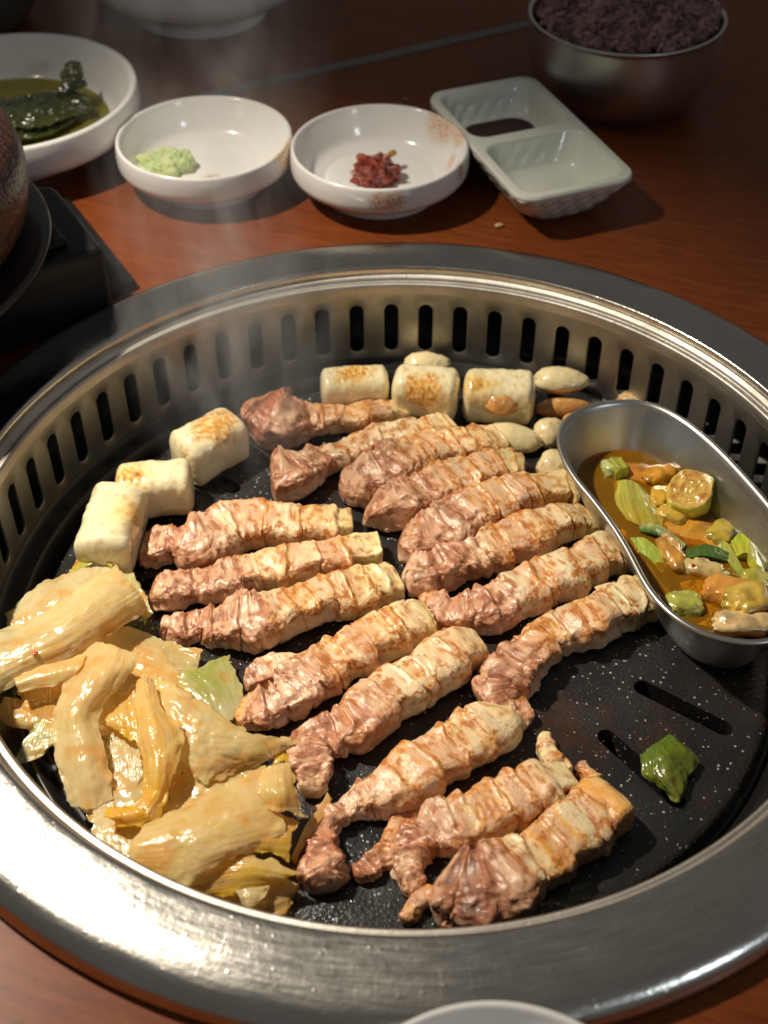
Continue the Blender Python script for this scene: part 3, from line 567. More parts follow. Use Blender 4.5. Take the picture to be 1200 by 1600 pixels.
leaf([[(27,1078,1.0),(60,1072,1.2),(98,1062,1.3)],[(30,1100,.9),(62,1100,1.1),(95,1090,1.2)],[(33,1124,.5),(60,1128,.7),(92,1124,.8)]],'peach coloured cabbage square under the narrow pale band',9,'CO',thick=.18)
leaf([[(62,1086,1.1),(88,1086,1.2)],[(60,1108,1.0),(90,1105,1.1)],[(56,1130,.7),(86,1125,.9)],[(30,1172,.4),(82,1162,.7)],[(22,1198,.2),(60,1182,.4)]],'crinkled yellow green cabbage tip hanging onto the bare pan at the far left',10,'NT',ruffle=.14,thick=.05)
leaf([[(-45,985,1.4),(40,972,1.9),(95,938,2.4),(150,900,2.6),(183,882,2.6)],[(-45,1020,2.0),(40,1000,2.5),(110,965,2.9),(160,925,2.9),(200,905,2.4)],[(-45,1075,1.9),(35,1035,2.3),(100,1005,2.5),(160,970,2.4),(220,930,1.9)],[(-40,1110,1.2),(20,1072,1.5),(92,1044,1.6),(160,1002,1.5),(231,952,1.2)]],'big long folded cabbage leaf with an orange stained tip reaching in from the left edge',11,'WC',along=1,rib=.03,thick=.16,ruffle=.12,edge=.03,res=70)
leaf([[(21,1057,1.7),(55,1044,2.0),(95,1032,2.1),(135,1020,2.1)],[(24,1068,1.8),(60,1056,2.1),(95,1048,2.2),(125,1042,2.2)],[(29,1081,1.5),(60,1075,1.7),(85,1071,1.8),(112,1062,1.8)]],'narrow smooth pale band of cabbage crossing in front of the long leaf',12,'CC',along=1,ruffle=.04,thick=.16,rib=.01,edge=.02)
leaf([[(160,1122,1.0),(185,1098,1.2),(213,1068,1.3)],[(163,1130,1.1),(190,1115,1.4),(218,1110,1.4)],[(180,1140,.9),(200,1150,1.1),(222,1165,1.1)]],'small crumpled cabbage leaf wedged between the curved stalk and the yellow leaf',13,'CY',ruffle=.16,thick=.06)
leaf([[(160,1140,.6),(190,1145,.8),(218,1150,.8)],[(175,1190,.6),(200,1192,.8),(220,1195,.8)],[(178,1248,.3),(200,1250,.4),(222,1250,.4)]],'glassy grey cabbage slab seen between the curved stalk and the yellow leaf',14,'TT',thick=.18,ruffle=.08)
leaf([[(146,1001,1.8),(180,1010,2.2),(210,1018,2.1)],[(117,1037,1.9),(160,1045,2.7),(212,1042,1.9)],[(94,1082,1.7),(135,1085,2.6),(186,1075,1.6)],[(83,1125,1.3),(120,1125,2.1),(155,1118,1.3)],[(84,1170,.9),(125,1170,1.7),(163,1165,1.0)],[(96,1215,.5),(135,1212,1.2),(172,1208,.7)],[(109,1260,.15),(142,1262,.4),(178,1250,.25)]],'long curved cabbage stalk bending down from the centre to the bare pan',15,'CW',rib=.02,thick=.2,ruffle=.12,edge=.03,res=76)
leaf([[(237,1052,1.5),(262,1062,1.7),(290,1082,1.6),(340,1112,1.3)],[(240,1085,1.6),(280,1100,2.1),(330,1130,1.9),(385,1142,1.2)],[(252,1130,1.5),(290,1150,2.0),(350,1160,1.7),(458,1160,.7)],[(270,1170,1.1),(310,1185,1.5),(365,1185,1.2),(425,1182,.6)],[(290,1195,.6),(318,1222,.8),(358,1212,.6),(395,1195,.4)]],'wide wrinkled translucent cabbage leaf tapering right to a point beside the pork',16,'CW',along=1,ruffle=.2,thick=.08,edge=.06,res=76)
leaf([[(275,1200,.6),(330,1205,.9),(380,1200,.7),(450,1195,.5)],[(260,1240,.5),(310,1240,.8),(360,1225,.7),(410,1215,.5)],[(240,1280,.4),(280,1270,.7),(320,1250,.6),(370,1235,.4)]],'ragged cabbage piece lying under the pointed wrinkled leaf',17,'CC',edge=.1,thick=.07,ruffle=.15)
leaf([[(212,1060,1.9),(226,1052,2.2),(240,1062,1.9)],[(210,1110,1.9),(232,1108,2.6),(256,1112,2.0)],[(214,1160,1.7),(245,1155,2.5),(287,1135,1.9)],[(222,1205,1.4),(248,1200,2.1),(278,1190,1.6)],[(220,1245,1.0),(243,1242,1.6),(262,1240,1.1)],[(170,1275,.8),(210,1280,1.2),(250,1280,.9)]],'bright yellow cabbage leaf hanging vertically in the middle of the pile',18,'CY',ruffle=.13,thick=.09,edge=.04,res=76)
leaf([[(163,1268,1.2),(178,1258,1.4),(200,1258,1.4)],[(166,1278,1.3),(190,1274,1.7),(225,1265,1.7)],[(182,1290,1.1),(210,1290,1.3),(240,1282,1.3)]],'small yellow curled leaf tip pointing left at the foot of the yellow leaf',19,'YY',ruffle=.06,thick=.08)
leaf([[(148,1256,.4),(182,1262,.6),(230,1275,.8)],[(144,1300,.4),(200,1310,.9),(260,1320,1.1)],[(146,1330,.3),(220,1370,.7),(300,1400,.7)]],'whitish cabbage sheet at the lower left of the pile beside the steel rim',20,'WW',ruffle=.08,thick=.12)
leaf([[(225,1290,1.2),(290,1255,1.5),(355,1222,1.7),(415,1197,1.7)],[(200,1320,1.4),(275,1300,2.1),(350,1275,2.4),(430,1255,1.8)],[(205,1345,1.1),(275,1345,1.8),(350,1325,2.1),(445,1300,1.4)],[(240,1378,.7),(290,1385,1.2),(340,1350,1.6),(400,1330,1.3)]],'largest peach coloured cabbage leaf spread across the front of the pile',21,'CC',along=1,ruffle=.13,thick=.12,rib=.015,edge=.03,res=76)
leaf([[(410,1200,1.9),(435,1192,2.2),(455,1190,1.9)],[(402,1232,2.0),(438,1235,2.6),(463,1232,1.8)],[(410,1262,1.7),(440,1268,2.1),(476,1278,1.1)]],'rounded pale cabbage flap curling at the right end of the largest leaf',22,'CC',ruffle=.08,thick=.09)
leaf([[(512,1238,.9),(498,1262,1.0),(478,1290,.9),(464,1320,.7),(455,1342,.4)],[(519,1248,.8),(506,1272,.9),(488,1300,.8),(470,1330,.6),(462,1350,.3)]],'thin straight strand of cabbage leaning out towards the forked pork',23,'CO',ruffle=.02,thick=.2,edge=.01,res=36)
leaf([[(370,1268,1.5),(410,1262,1.6),(470,1285,1.2)],[(350,1310,1.5),(400,1300,1.9),(452,1310,1.3)],[(330,1345,1.2),(395,1330,1.6),(455,1345,.9)]],'orange oily cabbage fold at the right side of the largest leaf',24,'OY',along=1,ruffle=.16,thick=.07)
leaf([[(300,1370,.9),(345,1340,1.3),(395,1335,1.6),(467,1362,1.0)],[(290,1385,.8),(345,1365,1.3),(400,1362,1.6),(455,1372,1.0)],[(300,1402,.4),(350,1400,.8),(400,1392,.9),(438,1382,.6)]],'long yellow rimmed cabbage fold running along the front edge of the pile',25,'CY',along=1,ruffle=.08,thick=.1,res=60)
leaf([[(250,1372,.3),(320,1378,.6),(400,1380,.7),(450,1372,.6)],[(300,1405,.2),(350,1412,.4),(410,1412,.6),(462,1392,.5)],[(330,1420,.1),(370,1425,.2),(415,1430,.3),(460,1418,.2)]],'broad cabbage leaf lying lowest at the front, partly cut off by the steel rim',26,'CO',along=1,ruffle=.12,thick=.1,edge=.1)
leaf([[(372,1388,1.0),(395,1384,1.1),(418,1388,1.0)],[(378,1405,.9),(392,1408,1.0),(408,1408,.8)],[(385,1430,.4),(392,1432,.5),(400,1420,.4)]],'small white cabbage scrap lying on top of the front edge of the pile',27,'WT',along=1,ruffle=.08,thick=.07,edge=.06)
leaf([[(425,1180,.8),(440,1172,.9),(452,1180,.8)],[(428,1195,.8),(442,1190,1.1),(455,1195,.7)]],'tiny bright yellow leaf scrap between the pile and the bent pork strip',28,'YY',ruffle=.1,thick=.05,res=24)

# ================================================================== STEEL CUP WITH OIL
def build_cup():
    rim=[(877,700),(880,672),(900,648),(940,634),(990,630),(1030,640),(1070,662),(1120,704),(1170,758),(1215,812),(1258,880),(1268,940),(1240,985),(1190,1003),(1140,1000),(1090,985),(1045,955),(1012,915),(988,868),(960,822),(928,780),(896,742)]
    H=3.2; zr=PZ+H
    R=np.array([at(x,y,zr)[:2] for x,y in rim]); R=spline(R,220,closed=True)
    def smooth(A,k):
        for _ in range(k): A=(np.roll(A,1,0)+A*2+np.roll(A,-1,0))/4
        return A
    R=smooth(R,20)
    def off(A,d):
        for _ in range(max(1,int(abs(d)/.05))):
            st=d/max(1,int(abs(d)/.05)); t=np.roll(A,-1,0)-np.roll(A,1,0); t/=np.hypot(*t.T)[:,None]; nrm=np.c_[-t[:,1],t[:,0]]
            A=smooth(A+nrm*st*sgn,2)
        return A
    area=.5*np.sum(R[:,0]*np.roll(R[:,1],-1)-np.roll(R[:,0],-1)*R[:,1]); sgn=1 if area>0 else -1   # +: inward
    rows=[]
    cen=R.mean(0)
    prof=[(-.16,zr-.02),(-.22,zr+.07),(-.12,zr+.15),(0,zr+.13),(.08,zr+.03),(.14,zr-.12),(.35,zr-.7),(.62,zr-1.4),(.88,zr-2.1),(1.05,zr-2.55),(1.2,zr-2.8),(1.45,zr-2.93)]
    loops=[np.c_[off(R,d),np.full(len(R),z)] for d,z in prof]
    last=loops[-1]; c0=last.mean(0)
    for k in (.7,.4,.12,.001): loops.append(np.c_[c0[:2]+(last[:,:2]-c0[:2])*k,np.full(len(R),zr-2.95)])
    V=np.concatenate(loops); F=grid_faces(len(loops),len(R),True)
    outer=[(-.16,zr-.02),(-.08,zr-.08),(.05,zr-.3),(.3,zr-.9),(.62,zr-1.7),(.9,zr-2.4),(1.08,zr-2.8),(1.25,zr-3.08),(1.5,zr-3.18)]
    lo=[np.c_[off(R,d)-0*cen,np.full(len(R),z)] for d,z in outer]; lo.append(np.c_[c0[:2]+(lo[-1][:,:2]-c0[:2])*.001,np.full(len(R),zr-3.18)])
    V2=np.concatenate(lo); F2=grid_faces(len(lo),len(R),True)[:,::-1]
    base=[cen[0],cen[1],PZ]
    e=empty('oil_cup',base,'gourd shaped steel cup of seasoned oil standing on the right side of the pan','cup')
    V_,F_=join([(V,F),(V2,F2)])
    mesh('cup_shell',V_,F_,CUPST,e)
    zo=PZ+1.25; d=.75
    A=off(R,d); V=[np.c_[c0[:2]+(A-c0[:2])*k,np.full(len(A),zo+(.05 if k==1 else .0))] for k in (1,.97,.9,.7,.4,.001)]
    o=mesh('seasoned_oil',np.concatenate(V),UPF(np.concatenate(V),grid_faces(6,len(A),True)),mat_liquid('amber_oil',(.95,.60,.10),bs=.8,bsc=230,alpha=.2,solid=(.85,.40,.015)),loc=base)
    tag(o,'clear amber oil with red specks filling the bottom of the steel cup','oil')
    return zo
ZO=build_cup()
VEG=mat_vcol('oily_scallion',.25,.35,.3,400,.6,.0006,None)
def blob(name,x,y,a,b,c,ang,z,col,label,cat,group=None,seed=0,tilt=0,p=.8,mat=None,col2=None):
    if z<-3 and 'flake' not in cat: a,b,c=a*1.28,b*1.28,c*1.2
    q=at(x,y,z); n,m=34,40; t=np.linspace(0,PI,n); ph=np.linspace(0,2*PI,m,endpoint=False); T,Ph=np.meshgrid(t,ph,indexing='ij')
    sp=lambda v:np.sign(v)*abs(v)**p
    D=np.stack([sp(np.cos(T))*a,sp(np.sin(T))*sp(np.cos(Ph))*b,sp(np.sin(T))*sp(np.sin(Ph))*c],-1)
    X=D.reshape(-1,3); nb=fbm(X*2,3,seed+400).reshape(T.shape); D=D*(1+(.34 if cat!='chili flake' else .1)*nb[...,None]+.05*fbm(X*5,2,seed+430).reshape(T.shape)[...,None])
    ct,st=math.cos(tilt),math.sin(tilt); D=D@np.array([[ct,0,st],[0,1,0],[-st,0,ct]]).T
    cc,s_=math.cos(ang),math.sin(ang); P=D@np.array([[cc,-s_,0],[s_,cc,0],[0,0,1]]).T+q
    c1=np.array(col); c2=np.array(col2 if col2 else [k*.6 for k in col]); k=sm(-.1,.4,nb)[...,None]; cl=c1*(1-k)+c2*k
    o=mesh(name,P.reshape(-1,3),grid_faces(n,m,True),mat or VEG,loc=[q[0],q[1],z],col=cl.reshape(-1,3)); 
    return tag(o,label,cat,group)
def ringcyl(name,x,y,r,h,z,tiltx,tilty,label,c_out,c_in,seed=0,sq=1.):
    """thick scallion slice: smooth skin, cut top with faint concentric layers and browned spots"""
    q=at(x,y,z); rr=np.linspace(.001,r*.93,46)[::-1]; pr=[(r*.8,-h/2),(r*.97,-h/2+.08),(r,-.1*h),(r*1.02,h*.25),(r*1.0,h/2-.08)]+[(a,h/2+.015*math.sin(a*15)*(a>.1)-.06*(1-a/r)) for a in rr]
    V,F=lathe_vf(pr,64); n1=fbm(V*1.6,3,seed); n2=fbm(V*4,3,seed+2); V=V+np.c_[V[:,:2]*(.12*n1)[:,None],.09*n1+.05*n2]; rad=np.hypot(V[:,0],V[:,1]); V[:,0]+=.08*np.sin(V[:,1]*3)
    t=(sm(h/2-.2,h/2-.05,V[:,2])*sm(r*1.02,r*.9,rad))[:,None]; br=sm(-.1,.4,n2+.6*n1)[:,None]
    top=np.array(c_in)*(1-.75*br)+np.array([.46,.15,.02])*.75*br; ln=(.12*np.sin(rad*15+2*n1))[:,None]; top=top*(1+ln); side=np.array(c_out)*(1+.25*n1[:,None])
    col=side*(1-t)+top*t; V[:,1]*=sq
    cx,sx=math.cos(tiltx),math.sin(tiltx); cy,sy=math.cos(tilty),math.sin(tilty)
    V=V@np.array([[1,0,0],[0,cx,-sx],[0,sx,cx]]).T@np.array([[cy,0,sy],[0,1,0],[-sy,0,cy]]).T+q
    o=mesh(name,V,F,VEG,loc=[q[0],q[1],z],col=np.clip(col,.01,.9)); return tag(o,label,'scallion')
ringcyl('scallion_ring',1078,778,.98,1.5,ZO+.25,.25,-.2,'thick round slice of scallion floating upright in the oil near the cup wall',(.66,.62,.08),(.68,.44,.10),3)
def vleaf(rows,label,seed,c0,c1,thick=.1,z0=None,cat='scallion',name='scallion_piece',ruffle=.03,res=36,rib=.012,mat=None,loc=None,group=None):
    z0=ZO if z0 is None else z0
    G=np.array([[[*at(x,y,z0+h)] for (x,y,h) in r] for r in rows]); a=spline(G,res); b=spline(a.transpose(1,0,2),res).transpose(1,0,2); n=m=res
    X=b.reshape(-1,3); tu=np.gradient(b,axis=0); tv=np.gradient(b,axis=1); nr=np.cross(tu,tv); nr/=np.linalg.norm(nr,axis=-1,keepdims=True)+1e-9
    if nr[...,2].mean()<0: nr=-nr
    U,Vv=np.meshgrid(np.linspace(0,1,n),np.linspace(0,1,m),indexing='ij'); top=b+nr*(ruffle*fbm(X*2,3,seed).reshape(n,m)+rib*2*fbm(np.stack([U.ravel()*1.5,Vv.ravel()*14,0*U.ravel()],1),2,seed+7).reshape(n,m))[...,None]; bot=top-nr*thick
    V=np.concatenate([top.reshape(-1,3),bot.reshape(-1,3)]); f=grid_faces(n,m); bi=np.array([i*m for i in range(n)]+[(n-1)*m+j for j in range(1,m)]+[i*m+m-1 for i in range(n-2,-1,-1)]+[j for j in range(m-2,0,-1)]); bj=np.roll(bi,-1)
    F=np.concatenate([f,(f+n*m)[:,::-1],np.stack([bi,bj,bj+n*m,bi+n*m],1)])
    t=np.clip(U+.4*fbm(X*1.5,3,seed+3).reshape(n,m),0,1)[...,None]; col=np.array(c0)*(1-t)+np.array(c1)*t; st=(.5*fbm(np.stack([U.ravel()*1.5,Vv.ravel()*16,0*U.ravel()],1),3,seed+7).reshape(n,m))[...,None]; col=col*(1+st); col=np.concatenate([col.reshape(-1,3)]*2)
    o=mesh(name,V,F,mat or VEG,loc=[V[:,0].mean(),V[:,1].mean(),z0],col=col); es=o.modifiers.new('es','EDGE_SPLIT'); es.split_angle=math.radians(50); return tag(o,label,cat,group)
G1=(.38,.42,.06);G2=(.06,.13,.02);YG=(.50,.48,.04);OR=(.66,.30,.03)
vleaf([[(960,752,-.05),(985,750,.1),(1008,765,.0)],[(962,785,.02),(990,788,.15),(1032,803,.05)],[(980,812,.05),(1005,822,.1),(1036,822,.0)]],'wide pale green scallion sheet half sunk in the oil at the cup middle',1,(.44,.44,.08),(.42,.30,.03))
vleaf([[(998,818,.05),(1030,820,.25),(1072,850,.1)],[(1000,830,.1),(1030,836,.35),(1062,866,.15)]],'dark green curved scallion leaf with a pale rim near the left wall of the cup',2,(.42,.44,.16),G2)
vleaf([[(985,840,0),(1010,842,.15),(1045,872,.05)],[(990,862,-.1),(1012,870,.05),(1035,895,-.1)]],'bright green scallion sliver under the dark leaf in the cup',3,G1,(.34,.46,.06))
vleaf([[(1070,862,.1),(1105,850,.3),(1145,866,.15)],[(1075,872,.1),(1100,868,.3),(1135,876,.15)]],'dark green pointed scallion leaf in the middle of the oil',4,G2,(.08,.15,.03))
vleaf([[(1142,845,.2),(1168,828,.5),(1196,878,.3)],[(1150,870,.2),(1170,865,.6),(1199,905,.3)]],'bright yellow green scallion piece standing at the right wall of the cup',5,(.46,.54,.04),YG,thick=.35)
vleaf([[(1118,846,.05),(1138,850,.2),(1165,895,.1)],[(1126,866,0),(1140,880,.15),(1160,905,.05)]],'narrow light green scallion strip left of the bright piece in the cup',6,(.46,.48,.10),G1)
vleaf([[(1062,910,-.3),(1100,905,-.1),(1130,930,-.2)],[(1075,945,-.3),(1105,950,-.1),(1128,960,-.2)],[(1090,975,-.3),(1115,980,-.1),(1140,985,-.2)]],'soft pale onion layer lying at the near end of the cup',7,(.55,.42,.10),(.66,.62,.44))
vleaf([[(1010,878,-.2),(1030,905,-.1),(1048,925,-.2)],[(1015,905,-.2),(1030,930,0),(1042,955,-.2)],[(1030,935,-.1),(1042,955,0),(1060,975,-.1)]],'thin translucent onion skin clinging inside the left wall of the cup',8,(.44,.36,.2),(.5,.42,.28),thick=.05,ruffle=.1)
blob('garlic_clove',1050,865,.36,.75,.3,.25,ZO+.1,(.68,.34,.05),'orange soaked garlic clove standing beside the dark scallion leaf in the cup','garlic clove','garlic cloves lying in the seasoned oil',1,mat=GARL)
blob('garlic_clove',1098,890,.85,.34,.3,-.35,ZO+.08,(.66,.50,.20),'yellowish long garlic clove with a red chili fleck in the cup centre','garlic clove','garlic cloves lying in the seasoned oil',2,mat=GARL)
blob('scallion_piece',952,732,.26,.34,.3,.2,ZO+.1,(.55,.56,.22),'short pale scallion end at the upper left of the oil','scallion',None,3)
blob('scallion_piece',966,733,.26,.36,.36,.4,ZO+.12,(.50,.50,.06),'small wedge of yellow green scallion beside the pale end in the oil','scallion',None,4,p=.5)
blob('garlic_clove',1142,925,.85,.5,.35,-.3,ZO+.2,(.72,.33,.06),'flat orange stained garlic slice near the right end of the cup','garlic clove','garlic cloves lying in the seasoned oil',5,mat=GARL,p=.6)
blob('garlic_clove',1168,940,.75,.55,.5,.3,ZO+.35,(.74,.50,.08),'yellow faceted garlic chunk lying on the orange slice in the cup','garlic clove','garlic cloves lying in the seasoned oil',6,mat=GARL,p=.65)
blob('garlic_clove',1160,975,.9,.42,.3,.05,ZO+.3,(.80,.58,.28),'cream garlic slice nearest the front rim of the cup','garlic clove','garlic cloves lying in the seasoned oil',7,mat=GARL,p=.7)
blob('chili_flake',1083,883,.09,.07,.04,.2,ZO+.42,(.5,.03,.01),'tiny red chili flake resting on the long garlic clove in the cup','chili flake',None,8)
blob('onion_piece',1010,742,1.2,.5,.2,-.3,ZO-.12,(.62,.26,.03),'orange soaked onion piece under the oil surface at the back of the cup','onion',None,9)
blob('onion_piece',1095,835,1.3,.6,.2,-.5,ZO-.15,(.66,.32,.04),'orange soaked onion piece under the oil right of the round scallion slice','onion',None,10)
for k,(x,y) in enumerate([(1050,800),(1020,770),(1125,860),(1000,800),(1060,750)]):
    blob('chili_flake',x,y,.10,.06,.03,k*.9,ZO+.01,(.45,.05,.01),['red chili flake floating below the round scallion slice','red chili flake floating left of the round scallion slice','red chili flake floating at the right beside the green strip','red chili flake floating above the wide scallion sheet','red chili flake floating near the back wall of the cup'][k],'chili flake','chili flakes floating in the oil',20+k)

for k,(x,y,a,b,c,an,cl,lb,ct,nm) in enumerate([
 (1035,742,.7,.35,.3,.4,(.72,.34,.03),'orange garlic half floating behind the wide scallion sheet','garlic clove','garlic_clove'),
 (1048,806,.5,.32,.25,-.5,(.62,.40,.06),'small golden garlic bit between the scallion sheet and round slice','garlic clove','garlic_clove'),
 (1128,832,.55,.4,.25,.9,(.60,.44,.06),'golden scallion bit right below the round scallion slice','scallion','scallion_piece'),
 (1070,945,.6,.45,.3,.2,(.46,.46,.08),'olive green scallion chunk below the orange soaked garlic clove','scallion','scallion_piece'),
 (1030,775,.5,.3,.2,1.2,(.70,.42,.05),'small orange onion bit left of the round scallion slice','onion','onion_piece'),
 (1182,912,.5,.5,.4,.2,(.55,.50,.06),'yellow green scallion lump behind the faceted garlic chunk','scallion','scallion_piece'),
 (1180,975,.6,.35,.35,-.3,(.45,.14,.02),'dark orange shiny piece right of the cream garlic slice','garlic clove','garlic_clove')]):
    blob(nm,x,y,a,b,c,an,ZO+.03,cl,lb,ct,None,90+k,p=.65)
def crumbs():
    Vs=[];Fs=[];o=0; dv,df=lathe_vf([(0,-.7),(.8,-.4),(1,.1),(.6,.8),(0,1)],7)
    for i in range(420):
        a=random.uniform(0,2*PI); r=13.9*math.sqrt(random.random()); x,y=r*math.cos(a),r*math.sin(a)
        if i%3: x,y=random.gauss(4.5,3.5),random.gauss(-7,3.2)
        if math.hypot(x,y)>13.8: continue
        q=random.uniform(.02,.055); v=dv*np.array([q*random.uniform(.6,1.6),q,q*.5]); v=v@np.array(Matrix.Rotation(a*5,3,'Z')).T+np.array([x,y,PZ+.01]); Vs.append(v); Fs.append(df+o); o+=len(v)
    tag(mesh('burnt_crumbs',np.concatenate(Vs),np.concatenate(Fs),mat_simple('burnt_crumb',(.09,.035,.015),.35,900,.4,coat=.5),loc=[0,0,PZ]),'tiny burnt brown crumbs scattered over the bare pan between the food','crumbs',kind='stuff')
crumbs()
def puddles():
    Vs=[];Fs=[];o=0
    for (x,y,r,e) in [(455,1105,1.0,.7),(640,1240,.9,.6),(690,1010,1.1,.5),(600,900,1.2,.6),(420,720,1.2,.6),(870,1390,1.1,.5),(760,1200,.8,.6),(340,765,.8,.7)]:
        q=at(x,y,PZ); t=np.linspace(0,2*PI,60,endpoint=False); rad=r*(1+.9*fbm(np.c_[np.cos(t)*1.4+x,np.sin(t)*1.4,0*t],3,int(y)))
        for k,z in ((.001,.05),(.5,.05),(.85,.042),(.97,.025),(1.0,.004)): Vs.append(np.c_[q[0]+rad*k*np.cos(t),q[1]+rad*k*e*np.sin(t),np.full(60,PZ+z)])
        Fs.append(grid_faces(5,60,True,o)); o+=300
    V=np.concatenate(Vs); F=UPF(V,np.concatenate(Fs)); tag(mesh('pooled_fat',V,F,mat_liquid('rendered_fat',(.97,.94,.86),bs=.4,bsc=300,rough=.06),loc=[0,0,PZ]),'thin clear puddles of rendered fat on the pan between the pork strips','fat',kind='stuff')
puddles()
blob('chili_flake',55,1021,.12,.08,.04,.1,PZ+2.35,(.60,.10,.02),'single red chili flake on the big long cabbage leaf','chili flake',None,110)
blob('chili_flake',238,1262,.2,.10,.05,.2,PZ+1.2,(.62,.10,.06),'red chili smear at the foot of the yellow cabbage leaf','chili flake',None,111)
# green onion on the bare pan
vleaf([[(1000,1180,.35),(1022,1163,.5),(1048,1147,.45)],[(1002,1195,.3),(1030,1185,.75),(1068,1165,.6)],[(1004,1212,.25),(1040,1210,.7),(1093,1188,.35)],[(1040,1238,.15),(1060,1242,.4),(1076,1215,.25)],[(1048,1250,.1),(1060,1252,.25),(1072,1232,.15)]],'folded dark green scallion leaf lying alone on the bare pan at the lower right',31,(.09,.15,.012),(.20,.20,.015),thick=.14,z0=PZ,ruffle=.12,res=44,rib=.02)

# ================================================================== DISHES AT THE BACK
def dish(name,c,r,zr,label,cat,stains=(),zb=TZ,group=None,foot=.68,inner=.62,lip=.2,depth=None,seg=140,col=(.80,.79,.77)):
    h=zr-zb; d=depth or h*.72
    p=[(0,zb+.12),(foot*r*.9,zb+.12),(foot*r*.96,zb+.0),(foot*r,zb+.02),(foot*r*1.03,zb+.18*h),(r*.90,zb+.36*h),(r*1.0,zb+.52*h),(r*1.015,zb+.75*h),(r*1.0,zr-.08),(r-.08,zr),(r-lip,zr-.04),(r-lip*1.25,zr-.2),(r*.86,zr-d*.5),(r*.78,zr-d*.85),(inner*r+.1,zr-d),(inner*r,zr-d-.03),(inner*r-.15,zr-d+.02),(inner*r*.5,zr-d+.02),(0,zr-d+.02)]
    q=dense(p,120); v,f=lathe_vf(q,seg,c); o=mesh(name,v,f,mat_melamine(name+'_glaze',stains,col),loc=[c[0],c[1],zb]); return tag(o,label,cat,group),zr-d
OS=(.55,.20,.05)
d1,z1=dish('small_dish',(-10.1,27.28),4.57,1.36,'small white round dish holding pale green wasabi','dish',[(2.6,-2.6,.9,.9,(.62,.30,.10)),(4.3,-1.5,2.4,1.0,(.66,.38,.12)),(.4,-1.3,.7,.5,OS),(1.9,-1.4,.7,.4,OS)])
d2,z2=dish('small_dish',(-.96,26.2),4.57,1.36,'small white round dish holding a lump of red chili paste','dish',[(0,-4.5,1.9,.5,(.60,.24,.05)),(.7,-4.5,1.9,.5,(.60,.24,.05)),(3.6,2.8,2.4,1.1,(.66,.34,.14)),(4.3,1.2,2.4,.6,(.66,.36,.14)),(3.4,.4,1.5,.5,(.62,.26,.1)),(2.9,-1.8,1.2,.4,(.45,.06,.05)),(4.2,-2.2,2.2,.4,(.4,.15,.06)),(-1.7,-1.8,.75,.5,(.75,.28,.06))])
d3,z3=dish('side_dish_bowl',(-21.2,31.2),7.1,2.1,'wide white bowl of dark seaweed soup salad at the left frame edge','bowl',[],foot=.62,inner=.6,lip=.35)
d4,z4=dish('serving_bowl',(-12.6,49.0),6.9,3.6,'big white bowl cut off by the top frame edge','bowl',[],foot=.62,lip=.3)
d5,z5=dish('front_dish',(1.9,-24.2),4.6,1.5,'white dish whose curved rim just shows at the bottom frame edge','dish',[],zb=TZ)
def clump(name,c,z,a,b,h,label,cat,col,col2,seed,mat,rough=.35,freq=3.,n=90):
    t=np.linspace(0,PI*.5,n//2); ph=np.linspace(0,2*PI,n,endpoint=False); T,Ph=np.meshgrid(t,ph,indexing='ij')
    D=np.stack([np.sin(T)*np.cos(Ph)*a,np.sin(T)*np.sin(Ph)*b,np.cos(T)**.7*h],-1); X=D.reshape(-1,3)
    nb=fbm(X*freq,3,seed).reshape(T.shape); nb2=fbm(X*freq*2.6,2,seed+4).reshape(T.shape); D=D*(1+rough*nb[...,None]+.12*nb2[...,None]); D[...,2]=np.maximum(D[...,2],0.01)
    k=sm(-.2,.4,nb2+.5*nb)[...,None]; cl=np.array(col)*(1-k)+np.array(col2)*k
    P=D+np.array([c[0],c[1],z]); o=mesh(name,P.reshape(-1,3),grid_faces(n//2,n,True),mat,loc=[c[0],c[1],z],col=cl.reshape(-1,3)); return tag(o,label,cat)
PASTE=mat_vcol('wet_paste',.3,.2,.6,700,.5,.001,None); WAS=mat_vcol('wasabi',.55,.4,.6,700,.05,.001,None)
q=at(262,252,z1+.4); clump('wasabi_mound',q,z1+.02,1.45,1.0,.95,'lumpy pale green mound of wasabi in the left small dish','wasabi',(.46,.56,.20),(.52,.62,.26),5,WAS,.36,1.5)
q=at(587,266,z2+.6); clump('chili_paste',q,z2+.02,1.15,.95,1.25,'glossy dark red lump of chili paste in the right small dish','chili paste',(.16,.012,.006),(.32,.05,.012),9,PASTE,.5,2.2)
for k,(x,y,a) in enumerate([(565,245,.3),(612,240,.3),(622,262,.28),(572,274,.22)]):
    blob('pepper_bit',x,y,a,a*.6,a*.5,k,z2+[.9,.9,.5,.3][k],[(.45,.10,.02),(.50,.25,.02),(.30,.03,.02),(.55,.14,.02)][k],['orange pepper bit on the upper left of the chili paste','yellow pepper bit on the upper right of the chili paste','dark red pepper bit at the right foot of the chili paste','orange pepper bit at the front of the chili paste'][k],'pepper bit','pepper bits in the chili paste',60+k,mat=PASTE)
